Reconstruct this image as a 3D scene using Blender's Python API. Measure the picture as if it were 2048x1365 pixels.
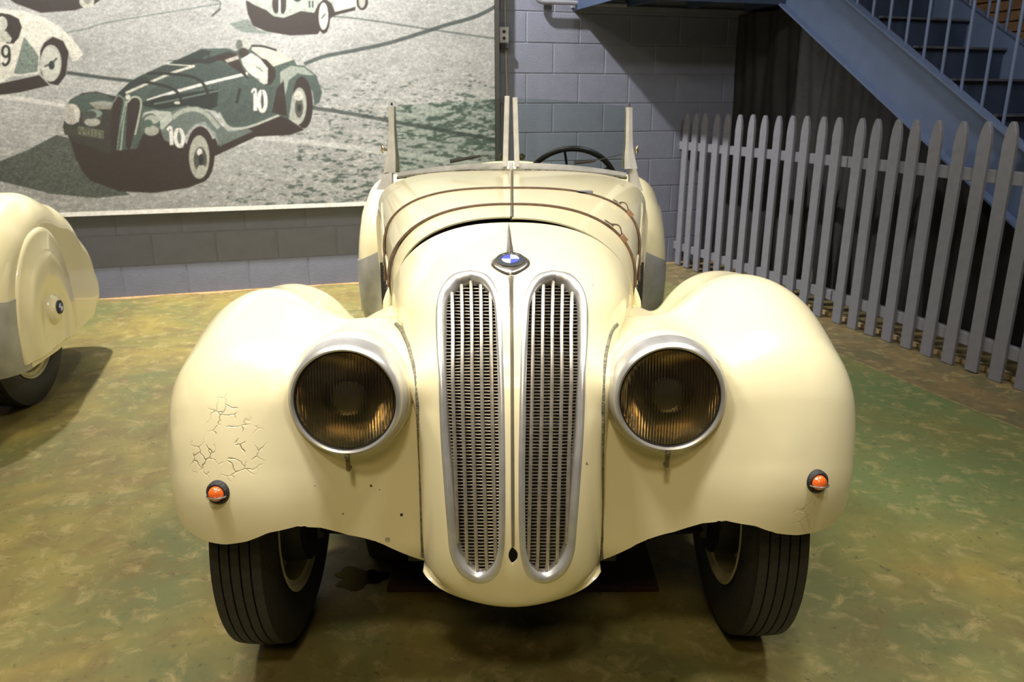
import bpy, bmesh, math, random
import numpy as np
from mathutils import Vector, Matrix
from mathutils.bvhtree import BVHTree
random.seed(7); rng=np.random.RandomState(7)
for o in list(bpy.data.objects): bpy.data.objects.remove(o,do_unlink=True)
S=bpy.context.scene; COL=S.collection
PI=math.pi
# ---------------------------------------------------------------- camera, light, exposure
F=1593.; CH=1.3; PT=math.radians(16.85)
cd=bpy.data.cameras.new('camera'); cam=bpy.data.objects.new('camera',cd); COL.objects.link(cam)
cam.location=(0,0,CH); cam.rotation_euler=(PI/2-PT,0,0)
cd.sensor_width=36; cd.lens=36*F/2048; cd.clip_start=.05; cd.clip_end=60
cd.dof.use_dof=True; cd.dof.focus_distance=1.62; cd.dof.aperture_fstop=9
S.camera=cam
S.view_settings.view_transform='Standard'; S.view_settings.look='None'
S.view_settings.exposure=0.12; S.view_settings.gamma=1; S.view_settings.use_curve_mapping=False
wd=bpy.data.worlds.new('world'); S.world=wd; wd.use_nodes=True
wd.node_tree.nodes['Background'].inputs[0].default_value=(.6,.7,1,1)
wd.node_tree.nodes['Background'].inputs[1].default_value=.035
def area(name,loc,target,sx,sy,power,col):
    l=bpy.data.lights.new(name,'AREA'); l.shape='RECTANGLE'; l.size=sx; l.size_y=sy; l.energy=power; l.color=col
    o=bpy.data.objects.new(name,l); COL.objects.link(o); o.location=loc
    o.rotation_euler=(Vector(target)-Vector(loc)).to_track_quat('-Z','Y').to_euler(); return o
def spot(name,loc,target,power,col,deg,blend,rad):
    l=bpy.data.lights.new(name,'SPOT'); l.energy=power; l.color=col; l.spot_size=math.radians(deg); l.spot_blend=blend; l.shadow_soft_size=rad
    o=bpy.data.objects.new(name,l); COL.objects.link(o); o.location=loc
    o.rotation_euler=(Vector(target)-Vector(loc)).to_track_quat('-Z','Y').to_euler(); return o
WARM=(1,.90,.74); WHT=(1,.97,.97)
spot('track_spot_left',(-1.1,1.0,3.5),(-.35,1.85,.55),235,WHT,58,.7,.22)
spot('track_spot_right',(.95,1.25,3.5),(.30,1.9,.55),195,WHT,58,.7,.22)
spot('track_spot_centre',(-.15,1.2,3.6),(0,1.95,.6),70,WHT,56,.7,.22)
area('fill_light_rear',(-.3,-2.2,3.9),(-.2,1.5,.7),1.2,.6,36,(1,.74,.40))  # unseen warm fill added behind the camera to brighten metal and car front
spot('floor_bounce_spot',(-.3,-.9,3.8),(-.2,.25,0),170,WARM,56,.5,.2)  # added spot on the near floor, bounces golden light onto the lower car front
area('ceiling_lamp_hood',(-.5,2.2,3.7),(-.1,3.1,1.0),.7,.4,28,WHT)
area('ceiling_lamp_left',(-1.9,2.0,3.6),(-1.6,2.4,0),.4,.4,62,WARM)
area('ceiling_lamp_right',(1.7,2.0,3.6),(1.6,2.6,0),.4,.4,52,(1,.96,.92))
spot('wall_washer_left',(-2.5,4.35,3.7),(-2.3,5.3,.6),900,WHT,100,.8,.05)
spot('wall_washer_right',(-1.0,4.85,3.7),(-.4,5.95,.9),980,WHT,100,.8,.05)
area('stair_lamp',(1.6,3.0,3.4),(2.2,4.8,1.2),.5,.5,7,(.72,.82,1))
# ---------------------------------------------------------------- projection helpers (photo pixel -> point in the room)
CC,SS=math.cos(PT),math.sin(PT)
O0=np.array([0,0,CH])
def ray(px,py):
    a=(px-1024)/F; b=(682.5-py)/F
    return np.array([a,CC+b*SS,-SS+b*CC])
def atz(px,py,z=0.): r=ray(px,py); return O0+r*((z-CH)/r[2])
def aty(px,py,y): r=ray(px,py); return O0+r*(y/r[1])
def proj(V):
    V=np.asarray(V); x=V[...,0]; y=V[...,1]; z=V[...,2]-CH
    zc=np.maximum(y*CC-z*SS,.05); yc=y*SS+z*CC
    return 1024+F*x/zc, 682.5-F*yc/zc
# ---------------------------------------------------------------- materials
def new_mat(name):
    m=bpy.data.materials.new(name); m.use_nodes=True; nt=m.node_tree
    return m,nt,nt.nodes['Principled BSDF']
def N(nt,t,**k):
    n=nt.nodes.new(t)
    for a,b in k.items(): setattr(n,a,b)
    return n
def simple(name,col,rough=.5,metal=0.,noise=.12,nscale=40,bump=.0,coat=0.,col2=None,bscale=None):
    m,nt,b=new_mat(name)
    b.inputs['Roughness'].default_value=rough; b.inputs['Metallic'].default_value=metal
    b.inputs['Coat Weight'].default_value=coat
    tc=N(nt,'ShaderNodeTexCoord'); nz=N(nt,'ShaderNodeTexNoise'); nz.inputs['Scale'].default_value=nscale; nz.inputs['Detail'].default_value=5
    nt.links.new(tc.outputs['Object'],nz.inputs['Vector'])
    mx=N(nt,'ShaderNodeMix',data_type='RGBA')
    c2=col2 if col2 else tuple(c*(1-noise*2) for c in col)
    mx.inputs[6].default_value=(*col,1); mx.inputs[7].default_value=(*c2,1)
    rp=N(nt,'ShaderNodeMapRange'); rp.inputs[1].default_value=.35; rp.inputs[2].default_value=.7
    nt.links.new(nz.outputs[0],rp.inputs[0]); nt.links.new(rp.outputs[0],mx.inputs[0]); nt.links.new(mx.outputs[2],b.inputs['Base Color'])
    if bump:
        bp=N(nt,'ShaderNodeBump'); bp.inputs['Strength'].default_value=bump; bp.inputs['Distance'].default_value=.01
        src=nz
        if bscale:
            src=N(nt,'ShaderNodeTexNoise'); src.inputs['Scale'].default_value=bscale; src.inputs['Detail'].default_value=4
            nt.links.new(tc.outputs['Object'],src.inputs['Vector'])
        nt.links.new(src.outputs[0],bp.inputs['Height']); nt.links.new(bp.outputs[0],b.inputs['Normal'])
    return m
def paint_mat():
    m,nt,b=new_mat('old_ivory_paint'); L=nt.links
    b.inputs['Roughness'].default_value=.30; b.inputs['Coat Weight'].default_value=.65; b.inputs['Coat Roughness'].default_value=.06
    tc=N(nt,'ShaderNodeTexCoord')
    n1=N(nt,'ShaderNodeTexNoise'); n1.inputs['Scale'].default_value=3.; n1.inputs['Detail'].default_value=4; L.new(tc.outputs['Object'],n1.inputs['Vector'])
    base=N(nt,'ShaderNodeMix',data_type='RGBA'); base.inputs[6].default_value=(.80,.72,.44,1); base.inputs[7].default_value=(.76,.69,.42,1); L.new(n1.outputs[0],base.inputs[0])
    # cracked lacquer where the coat has lifted (fixed spots on the wings)
    spots=[((-.565,1.40,.725),.07,1.),((-.54,1.385,.665),.08,1.),((.62,1.5,.86),.05,.35),((.70,1.48,.74),.04,.4),((-.20,1.62,.80),.02,.9),((.60,1.42,.50),.05,.3),((-.605,1.42,.635),.05,.8)]
    prev=None
    for c,r,w in spots:
        d=N(nt,'ShaderNodeVectorMath',operation='DISTANCE'); L.new(tc.outputs['Object'],d.inputs[0]); d.inputs[1].default_value=c
        mr=N(nt,'ShaderNodeMapRange'); mr.inputs[1].default_value=r; mr.inputs[2].default_value=r*.5; mr.inputs[3].default_value=0; mr.inputs[4].default_value=w
        L.new(d.outputs['Value'],mr.inputs[0])
        if prev is None: prev=mr.outputs[0]
        else:
            a=N(nt,'ShaderNodeMath',operation='MAXIMUM'); L.new(prev,a.inputs[0]); L.new(mr.outputs[0],a.inputs[1]); prev=a.outputs[0]
    # warped voronoi edges
    wn=N(nt,'ShaderNodeTexNoise'); wn.inputs['Scale'].default_value=30; L.new(tc.outputs['Object'],wn.inputs['Vector'])
    wm=N(nt,'ShaderNodeVectorMath',operation='SCALE'); wm.inputs['Scale'].default_value=.03; L.new(wn.outputs['Color'],wm.inputs[0])
    wa=N(nt,'ShaderNodeVectorMath',operation='ADD'); L.new(tc.outputs['Object'],wa.inputs[0]); L.new(wm.outputs[0],wa.inputs[1])
    vo=N(nt,'ShaderNodeTexVoronoi',feature='DISTANCE_TO_EDGE'); vo.inputs['Scale'].default_value=34; L.new(wa.outputs[0],vo.inputs['Vector'])
    ed=N(nt,'ShaderNodeMapRange'); ed.inputs[1].default_value=.0; ed.inputs[2].default_value=.055; ed.inputs[3].default_value=1; ed.inputs[4].default_value=0; L.new(vo.outputs['Distance'],ed.inputs[0])
    bn=N(nt,'ShaderNodeTexNoise'); bn.inputs['Scale'].default_value=22; L.new(tc.outputs['Object'],bn.inputs['Vector'])
    bt=N(nt,'ShaderNodeMapRange'); bt.inputs[1].default_value=.43; bt.inputs[2].default_value=.52; L.new(bn.outputs[0],bt.inputs[0])
    m1=N(nt,'ShaderNodeMath',operation='MULTIPLY'); L.new(ed.outputs[0],m1.inputs[0]); L.new(bt.outputs[0],m1.inputs[1])
    m2=N(nt,'ShaderNodeMath',operation='MULTIPLY'); L.new(m1.outputs[0],m2.inputs[0]); L.new(prev,m2.inputs[1])
    # tiny chips everywhere
    v2=N(nt,'ShaderNodeTexVoronoi'); v2.inputs['Scale'].default_value=11; L.new(wa.outputs[0],v2.inputs['Vector'])
    c2=N(nt,'ShaderNodeMapRange'); c2.inputs[1].default_value=.035; c2.inputs[2].default_value=.025; c2.inputs[3].default_value=0; c2.inputs[4].default_value=.8; L.new(v2.outputs['Distance'],c2.inputs[0])
    dk=N(nt,'ShaderNodeMix',data_type='RGBA'); L.new(c2.outputs[0],dk.inputs[0]); L.new(base.outputs[2],dk.inputs[6]); dk.inputs[7].default_value=(.10,.06,.03,1)
    fac=N(nt,'ShaderNodeMath',operation='MULTIPLY'); fac.inputs[1].default_value=.75; L.new(m2.outputs[0],fac.inputs[0])
    d2=N(nt,'ShaderNodeMix',data_type='RGBA'); L.new(fac.outputs[0],d2.inputs[0]); L.new(dk.outputs[2],d2.inputs[6]); d2.inputs[7].default_value=(.20,.13,.06,1)
    L.new(d2.outputs[2],b.inputs['Base Color'])
    bp=N(nt,'ShaderNodeBump'); bp.inputs['Strength'].default_value=.9; bp.inputs['Distance'].default_value=.002; bp.invert=True
    L.new(m2.outputs[0],bp.inputs['Height'])
    bq=N(nt,'ShaderNodeBump'); bq.inputs['Strength'].default_value=.05; bq.inputs['Distance'].default_value=.02
    n3=N(nt,'ShaderNodeTexNoise'); n3.inputs['Scale'].default_value=9; L.new(tc.outputs['Object'],n3.inputs['Vector']); L.new(n3.outputs[0],bq.inputs['Height'])
    L.new(bq.outputs[0],bp.inputs['Normal']); L.new(bp.outputs[0],b.inputs['Normal'])
    return m
def glass_mat(name,tint,refl=.1,rough=.02,trans=1.0):
    m,nt,b=new_mat(name); L=nt.links; nt.nodes.remove(b); out=nt.nodes['Material Output']
    tr=N(nt,'ShaderNodeBsdfTransparent'); tr.inputs[0].default_value=(*tint,1)
    gl=N(nt,'ShaderNodeBsdfGlossy'); gl.inputs['Roughness'].default_value=rough
    fr=N(nt,'ShaderNodeFresnel'); fr.inputs[0].default_value=1.5
    ad=N(nt,'ShaderNodeMath',operation='ADD'); ad.inputs[1].default_value=refl; L.new(fr.outputs[0],ad.inputs[0])
    mx=N(nt,'ShaderNodeMixShader'); L.new(ad.outputs[0],mx.inputs[0]); L.new(tr.outputs[0],mx.inputs[1]); L.new(gl.outputs[0],mx.inputs[2])
    if trans<1:
        rf=N(nt,'ShaderNodeBsdfRefraction'); rf.inputs['IOR'].default_value=1.35; rf.inputs['Roughness'].default_value=.03; rf.inputs[0].default_value=(*tint,1)
        m3=N(nt,'ShaderNodeMixShader'); m3.inputs[0].default_value=1-trans; L.new(tr.outputs[0],m3.inputs[1]); L.new(rf.outputs[0],m3.inputs[2]); L.new(m3.outputs[0],mx.inputs[1])
    nz=N(nt,'ShaderNodeTexNoise'); nz.inputs['Scale'].default_value=120; tc=N(nt,'ShaderNodeTexCoord'); L.new(tc.outputs['Object'],nz.inputs['Vector'])
    mr=N(nt,'ShaderNodeMapRange'); mr.inputs[3].default_value=rough; mr.inputs[4].default_value=rough*2; L.new(nz.outputs[0],mr.inputs[0]); L.new(mr.outputs[0],gl.inputs['Roughness'])
    L.new(mx.outputs[0],out.inputs[0]); return m
PAINT=paint_mat()
POST=simple('bright_post_alloy',(.80,.79,.74),.36,.12,.1,25,.03)
ALU=simple('dull_aluminium',(.60,.59,.55),.34,.65,.10,25,.03)
CHROME=simple('worn_chrome',(.62,.58,.48),.2,.9,.12,30)
SLAT=simple('nickel_slat',(.60,.55,.45),.35,.75,.15,60)
GMESH=simple('radiator_core_metal',(.42,.38,.30),.45,.7,.2,80)
SPINE=simple('tarnished_spine_metal',(.40,.36,.27),.3,.8,.1,20)
BLACK=simple('black_void_paint',(.012,.011,.010),.7)
DARK=simple('dark_greasy_steel',(.03,.026,.02),.5,.4,.25,30,.1)
RUBBER=simple('black_tyre_rubber',(.022,.021,.019),.62,0,.2,60,.35,bscale=260)
GASK=simple('perished_rubber_welt',(.10,.10,.07),.7,0,.3,90,.5,col2=(.30,.27,.17),bscale=200)
LEATH=simple('brown_leather_strap',(.13,.075,.04),.5,0,.25,70,.3,col2=(.07,.042,.025))
LEATH2=simple('tan_leather_keeper',(.26,.14,.075),.5,0,.2,70,.3)
STEELG=simple('grey_stone_guard_metal',(.46,.46,.43),.4,.35,.12,14,.08)
RED=simple('amber_indicator_glass',(.75,.13,.02),.15,0,.1,60,coat=.6)
WHITE=simple('white_enamel',(.78,.78,.76),.6)
BLUE=simple('blue_enamel',(.05,.07,.42),.6)
BADGE=simple('black_enamel',(.02,.03,.04),.6)
SILVER=simple('silver_lettering',(.55,.50,.42),.35,.7)
FENCE=simple('grey_fence_paint',(.155,.157,.175),.55,0,.06,30,.1)
WALLP=simple('slate_blue_block_paint',(.135,.143,.18),.6,0,.06,8,.25,bscale=110)
MORT=simple('painted_mortar',(.16,.17,.205),.75,0,.1,30,.3,bscale=150)
STAIRP=simple('blue_grey_stair_paint',(.10,.14,.235),.42,0,.06,10,.05)
RISERP=simple('dark_blue_riser_paint',(.028,.045,.085),.5,0,.1,10,.05)
NOSING=simple('worn_stair_nosing',(.075,.085,.10),.5,0,.1,20)
CURT=simple('dark_curtain_cloth',(.004,.0037,.0035),.75,0,.3,14,.3,col2=(.009,.008,.0065),bscale=30)
RIM=simple('cream_wheel_paint',(.62,.58,.36),.4,0,.12,20)
OCHRE=simple('bare_concrete_edge',(.40,.26,.11),.8,0,.2,30,.3)
JOINT=simple('saw_cut_filler',(.22,.19,.08),.7,0,.25,25,.2)
BRICK=simple('warm_brick',(.26,.15,.07),.8,0,.2,18,.4,bscale=90)
CEIL=simple('dark_ceiling_paint',(.04,.04,.045),.9)
WALLD=simple('dim_far_wall_paint',(.30,.29,.27),.8)
MAT=simple('maroon_floor_mat',(.045,.016,.012),.8,0,.2,60,.3)
BAG=simple('grey_canvas',(.07,.06,.05),.85,0,.2,25,.6,bscale=35)
SEAT=simple('dark_leather',(.035,.02,.014),.5,0,.2,20,.1)
STEERP=simple('black_bakelite_rim',(.02,.019,.018),.35)
IVORYP=simple('plastic_outlet',(.45,.45,.43),.5)
CABLE=simple('tan_cable_jacket',(.36,.32,.22),.5)
WGLASS=glass_mat('windscreen_glass',(.90,.95,.92),.02,.01)
LENS=glass_mat('fluted_lamp_glass',(.95,.92,.86),.10,.05,.25)
MIRR=simple('silvered_reflector',(.97,.84,.60),.10,.97,.2,12)
DBRASS=simple('bronze_hinge',(.25,.21,.13),.4,.7,.2,60)
def floor_mat():
    m,nt,b=new_mat('acid_stained_concrete'); L=nt.links
    tc=N(nt,'ShaderNodeTexCoord')
    def nz(s,d=6,dist=0.,rough=.6):
        n=N(nt,'ShaderNodeTexNoise'); n.inputs['Scale'].default_value=s; n.inputs['Detail'].default_value=d; n.inputs['Distortion'].default_value=dist; n.inputs['Roughness'].default_value=rough
        L.new(tc.outputs['Object'],n.inputs['Vector']); return n
    def rng_(n,a,c):
        r=N(nt,'ShaderNodeMapRange'); r.inputs[1].default_value=a; r.inputs[2].default_value=c; L.new(n,r.inputs[0]); return r.outputs[0]
    def mix(f,a,bb):
        x=N(nt,'ShaderNodeMix',data_type='RGBA'); 
        if isinstance(f,float): x.inputs[0].default_value=f
        else: L.new(f,x.inputs[0])
        for i,v in ((6,a),(7,bb)):
            if isinstance(v,tuple): x.inputs[i].default_value=(*v,1)
            else: L.new(v,x.inputs[i])
        return x.outputs[2]
    a=nz(1.7,7,.6); c=nz(4.2,8,1.0); d=nz(13,8,.5,.7); e=nz(.9,4,.2)
    col=mix(rng_(a.outputs[0],.38,.62),(.215,.170,.040),(.115,.120,.040))
    col=mix(rng_(c.outputs[0],.45,.70),col,(.13,.095,.03))
    # greener to the right of the room, browner border by the fence
    sp=N(nt,'ShaderNodeSeparateXYZ'); L.new(tc.outputs['Object'],sp.inputs[0])
    gx=rng_(sp.outputs['X'],.2,1.2)
    gm=N(nt,'ShaderNodeMath',operation='MULTIPLY'); L.new(gx,gm.inputs[0]); L.new(rng_(e.outputs[0],.36,.62),gm.inputs[1])
    col=mix(gm.outputs[0],col,(.100,.135,.045))
    # v = (x-b)*.9457 + y*.325 : distance from fence line
    mx_=N(nt,'ShaderNodeMath',operation='MULTIPLY'); L.new(sp.outputs['X'],mx_.inputs[0]); mx_.inputs[1].default_value=.9457
    my_=N(nt,'ShaderNodeMath',operation='MULTIPLY_ADD'); L.new(sp.outputs['Y'],my_.inputs[0]); my_.inputs[1].default_value=.325; L.new(mx_.outputs[0],my_.inputs[2])
    br=rng_(my_.outputs[0],3.386-.425,3.386-.415)
    col=mix(br,col,mix(rng_(c.outputs[0],.38,.6),(.17,.12,.05),(.10,.09,.04)))
    col=mix(rng_(d.outputs[0],.52,.75),col,(.31,.25,.10))
    col=mix(rng_(nz(34,6,.3,.75).outputs[0],.58,.70),col,(.06,.055,.02))
    L.new(col,b.inputs['Base Color'])
    rr=N(nt,'ShaderNodeMapRange'); rr.inputs[3].default_value=.38; rr.inputs[4].default_value=.62; L.new(c.outputs[0],rr.inputs[0]); L.new(rr.outputs[0],b.inputs['Roughness'])
    bp=N(nt,'ShaderNodeBump'); bp.inputs['Strength'].default_value=.12; bp.inputs['Distance'].default_value=.01; L.new(d.outputs[0],bp.inputs['Height']); L.new(bp.outputs[0],b.inputs['Normal'])
    return m
FLOOR=floor_mat()
# ---------------------------------------------------------------- mesh helpers
def empty(name,loc,label=None,cat=None,group=None,kind=None):
    o=bpy.data.objects.new(name,None); COL.objects.link(o); o.location=loc; o.empty_display_size=.1
    bpy.context.view_layer.update()
    tag(o,label,cat,group,kind); return o
def tag(o,label=None,cat=None,group=None,kind=None):
    if label: o['label']=label
    if cat: o['category']=cat
    if group: o['group']=group
    if kind: o['kind']=kind
    return o
def setp(o,parent):
    if parent is not None:
        o.parent=parent
        pm=Matrix.Identity(4); q=parent
        while q is not None:
            pm=Matrix.LocRotScale(q.location,q.rotation_euler,q.scale) @ (pm)
            if q.parent is not None: pm=q.matrix_parent_inverse@pm
            q=q.parent
        o.matrix_parent_inverse=pm.inverted()
def meshobj(name,verts,faces,mat,parent=None,smooth=True,mats=None,fm=None,auto=None):
    me=bpy.data.meshes.new(name); me.from_pydata([tuple(map(float,v)) for v in verts],[],[tuple(map(int,f)) for f in faces])
    if mats:
        for m in mats: me.materials.append(m)
        me.polygons.foreach_set('material_index',fm)
    else: me.materials.append(mat)
    if smooth: me.polygons.foreach_set('use_smooth',[True]*len(me.polygons))
    me.update()
    o=bpy.data.objects.new(name,me); COL.objects.link(o); setp(o,parent)
    if auto: 
        me.set_sharp_from_angle(angle=math.radians(auto))
    return o
class MB:
    def __init__(s): s.v=[]; s.f=[]
    def add(s,v,f):
        n=len(s.v); s.v+= [tuple(x) for x in v]; s.f+=[tuple(i+n for i in q) for q in f]
    def box(s,c,h,R=None):
        V=[]
        for sx in (-1,1):
            for sy in (-1,1):
                for sz in (-1,1):
                    p=np.array([sx*h[0],sy*h[1],sz*h[2]])
                    if R is not None: p=R@p
                    V.append(np.array(c)+p)
        s.add(V,[(0,1,3,2),(4,6,7,5),(0,4,5,1),(2,3,7,6),(0,2,6,4),(1,5,7,3)])
    def tube(s,pts,r,n=10,caps=True,flat=None,up=None):
        pts=[np.array(p,float) for p in pts]; m=len(pts)
        rs=r if hasattr(r,'__len__') else [r]*m
        T=[]
        for i in range(m):
            a=pts[max(i-1,0)]; b=pts[min(i+1,m-1)]; t=b-a; T.append(t/ (np.linalg.norm(t)+1e-9))
        u=np.array(up if up is not None else (0,0,1.)); 
        if abs(np.dot(u,T[0]))>.95 and up is None: u=np.array([0,1.,0])
        V=[];Fc=[]
        for i in range(m):
            if up is not None and hasattr(up[0],'__len__'): u=np.array(up[i])
            a=np.cross(T[i],u); a/= np.linalg.norm(a)+1e-9; b=np.cross(a,T[i]); 
            if up is None: u=b
            for k in range(n):
                q=2*PI*k/n; V.append(pts[i]+rs[i]*(math.cos(q)*a+ (flat or 1.)*math.sin(q)*b))
        for i in range(m-1):
            for k in range(n): Fc.append((i*n+k,i*n+(k+1)%n,(i+1)*n+(k+1)%n,(i+1)*n+k))
        if caps: Fc.append(tuple(range(n))[::-1]); Fc.append(tuple((m-1)*n+k for k in range(n)))
        s.add(V,Fc)
    def lathe(s,prof,n,c,ax,start=None,closed=False):
        ax=np.array(ax,float); ax/=np.linalg.norm(ax); t=np.array([0,0,1.]) if abs(ax[2])<.9 else np.array([1.,0,0])
        a=np.cross(ax,t); a/=np.linalg.norm(a); b=np.cross(a,ax); V=[];Fc=[]
        for (x,r) in prof:
            for k in range(n):
                q=2*PI*k/n; V.append(np.array(c)+ax*x+r*(math.cos(q)*a+math.sin(q)*b))
        m=len(prof)
        for i in range(m-1 if not closed else m):
            j=(i+1)%m
            for k in range(n): Fc.append((i*n+k,i*n+(k+1)%n,j*n+(k+1)%n,j*n+k))
        s.add(V,Fc)
    def build(s,name,mat,parent=None,smooth=True,auto=35,bevel=0):
        o=meshobj(name,s.v,s.f,mat,parent,smooth,auto=auto if smooth else None)
        bm=bmesh.new(); bm.from_mesh(o.data); bmesh.ops.recalc_face_normals(bm,faces=bm.faces); bm.to_mesh(o.data); bm.free()
        if bevel:
            m=o.modifiers.new('b','BEVEL'); m.width=bevel; m.segments=2; m.limit_method='ANGLE'
        return o
def grid(P,closeu=False):
    P=np.asarray(P); a,b=P.shape[:2]; V=P.reshape(-1,3); f=[]
    for i in range(a-1+(1 if closeu else 0)):
        for j in range(b-1): f.append((i*b+j,i*b+j+1,((i+1)%a)*b+j+1,((i+1)%a)*b+j))
    return V,f
def catmull(P,n):
    P=np.asarray(P,float); Q=np.vstack([2*P[0]-P[1],P,2*P[-1]-P[-2]]); out=[]
    m=len(P)-1
    for t in np.linspace(0,m,n):
        i=min(int(t),m-1); u=t-i; a,b,c,d=Q[i],Q[i+1],Q[i+2],Q[i+3]
        out.append(.5*((2*b)+(-a+c)*u+(2*a-5*b+4*c-d)*u*u+(-a+3*b-3*c+d)*u**3))
    return np.array(out)
def clip(V,Fs,g):
    """keep the part of the mesh where g>0 (exact cut along g=0)"""
    V=[tuple(v) for v in V]; g=list(map(float,g)); cache={}; out=[]
    def cut(i,j):
        k=(min(i,j),max(i,j))
        if k not in cache:
            t=g[i]/(g[i]-g[j]); t=min(max(t,.001),.999); V.append(tuple(V[i][q]+(V[j][q]-V[i][q])*t for q in range(3))); cache[k]=len(V)-1
        return cache[k]
    for f in Fs:
        s=[g[i]>0 for i in f]
        if all(s): out.append(tuple(f)); continue
        if not any(s): continue
        r=[]; n=len(f)
        for k in range(n):
            i,j=f[k],f[(k+1)%n]
            if s[k]: r.append(i)
            if s[k]!=s[(k+1)%n]: r.append(cut(i,j))
        if len(r)>=3: out.append(tuple(r))
    used=sorted({i for f in out for i in f}); mp={u:k for k,u in enumerate(used)}
    return [V[u] for u in used],[tuple(mp[i] for i in f) for f in out]
def weld(V,Fs,d):
    bm=bmesh.new(); vs=[bm.verts.new(v) for v in V]
    for f in Fs:
        try: bm.faces.new([vs[i] for i in f])
        except ValueError: pass
    bmesh.ops.remove_doubles(bm,verts=bm.verts,dist=d); bm.verts.index_update()
    V2=[tuple(v.co) for v in bm.verts]; F2=[tuple(v.index for v in f.verts) for f in bm.faces]; bm.free(); return V2,F2
def smin(a,b,k):
    h=np.clip(.5+.5*(b-a)/k,0,1); return b+(a-b)*h-k*h*(1-h)
def surfnet(fn,lo,hi,h):
    lo=np.array(lo);hi=np.array(hi); n=np.ceil((hi-lo)/h).astype(int)+1
    ax=[lo[i]+h*np.arange(n[i]) for i in range(3)]
    X,Y,Z=np.meshgrid(*ax,indexing='ij'); D=fn(X,Y,Z)
    s=D<0; m=n-1
    acc=np.zeros((*m,3)); cnt=np.zeros(tuple(m))
    cr=[(dx,dy,dz) for dx in (0,1) for dy in (0,1) for dz in (0,1)]
    for a in range(3):
        for c in cr:
            if c[a]==1: continue
            e=list(c); e[a]=1
            A=D[c[0]:c[0]+m[0],c[1]:c[1]+m[1],c[2]:c[2]+m[2]]; B=D[e[0]:e[0]+m[0],e[1]:e[1]+m[1],e[2]:e[2]+m[2]]
            x=(A<0)!=(B<0); t=np.where(x,A/np.where(A==B,1,A-B),0)
            for q in range(3): acc[...,q]+=x*(c[q]+(t if q==a else 0))
            cnt+=x
    act=cnt>0; idx=-np.ones(tuple(m),int); idx[act]=np.arange(act.sum())
    P=acc[act]/cnt[act][:,None]; base=np.stack(np.nonzero(act),1); V=lo+h*(base+P)
    Fs=[]
    for a in range(3):
        b,c=(a+1)%3,(a+2)%3
        sl=[slice(0,n[i]-1) for i in range(3)]; s0=[slice(None)]*3; s1=[slice(None)]*3
        s0[a]=slice(0,n[a]-1); s1[a]=slice(1,n[a])
        e=s[tuple(s0)]!=s[tuple(s1)]
        I=np.stack(np.nonzero(e),1); sg=s[tuple(s0)][e]
        ok=(I[:,b]>0)&(I[:,c]>0)&(I[:,b]<n[b]-1)&(I[:,c]<n[c]-1); I=I[ok]; sg=sg[ok]
        def at(db,dc):
            J=I.copy(); J[:,b]+=db; J[:,c]+=dc; return idx[J[:,0],J[:,1],J[:,2]]
        q=np.stack([at(-1,-1),at(0,-1),at(0,0),at(-1,0)],1); q[~sg]=q[~sg][:,::-1]; Fs.append(q)
    Fs=np.vstack(Fs)
    for _ in range(3):
        x,y,z=V.T; d=fn(x,y,z); e=1e-3
        G=np.stack([fn(x+e,y,z)-fn(x-e,y,z),fn(x,y+e,z)-fn(x,y-e,z),fn(x,y,z+e)-fn(x,y,z-e)],1)/(2*e)
        V=V-(d/np.maximum((G**2).sum(1),.05))[:,None]*G
    return V,Fs
def rcone(X,Y,Z,a,b,ra,rb):
    a=np.array(a);b=np.array(b);ba=b-a; l2=(ba**2).sum()
    t=np.clip(((X-a[0])*ba[0]+(Y-a[1])*ba[1]+(Z-a[2])*ba[2])/l2,0,1)
    return np.sqrt((X-a[0]-ba[0]*t)**2+(Y-a[1]-ba[1]*t)**2+(Z-a[2]-ba[2]*t)**2)-(ra+(rb-ra)*t)
def interp(x,xs,ys): return np.interp(x,xs,ys)
# ================================================================ ROOM
WM,WB=.30792495,6.144284876
wth=math.atan(WM); WU=np.array([math.cos(wth),math.sin(wth),0]); WN=np.array([math.sin(wth),-math.cos(wth),0]); WP=np.array([0,WB,0])
def wpt(s,z,off=0.): return WP+WU*s+WN*off+np.array([0,0,z])
FD=np.array([.3437,-1,0])/math.hypot(.3437,1); FV=np.array([1,.3437,0])/math.hypot(1,.3437); F0=np.array([3.580,0,0])
def fpt(d,v,z): return F0+FD*d+FV*v+np.array([0,0,z])
def basis(a,b): return np.stack([a,b,np.array([0,0,1.])],1)
RW=basis(WU,WN); RF=basis(FD,FV)
# floor
m=MB(); m.box((0,3,-.05),(7,7.5,.05)); o=m.build('floor',FLOOR,None,False); tag(o,'mottled olive and ochre stained concrete floor',kind='structure')
# ceiling, far walls
m=MB(); m.box((0,2,4.15),(7,8.5,.05)); o=m.build('ceiling',CEIL,None,False); tag(o,kind='structure')
m=MB(); m.box((-6.2,2,2.05),(.05,8,2.05)); o=m.build('wall_left',WALLD,None,False); tag(o,kind='structure')
m=MB(); m.box((0,-4.4,2.05),(7,.05,2.05)); o=m.build('wall_front',WALLD,None,False); tag(o,kind='structure')
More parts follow.
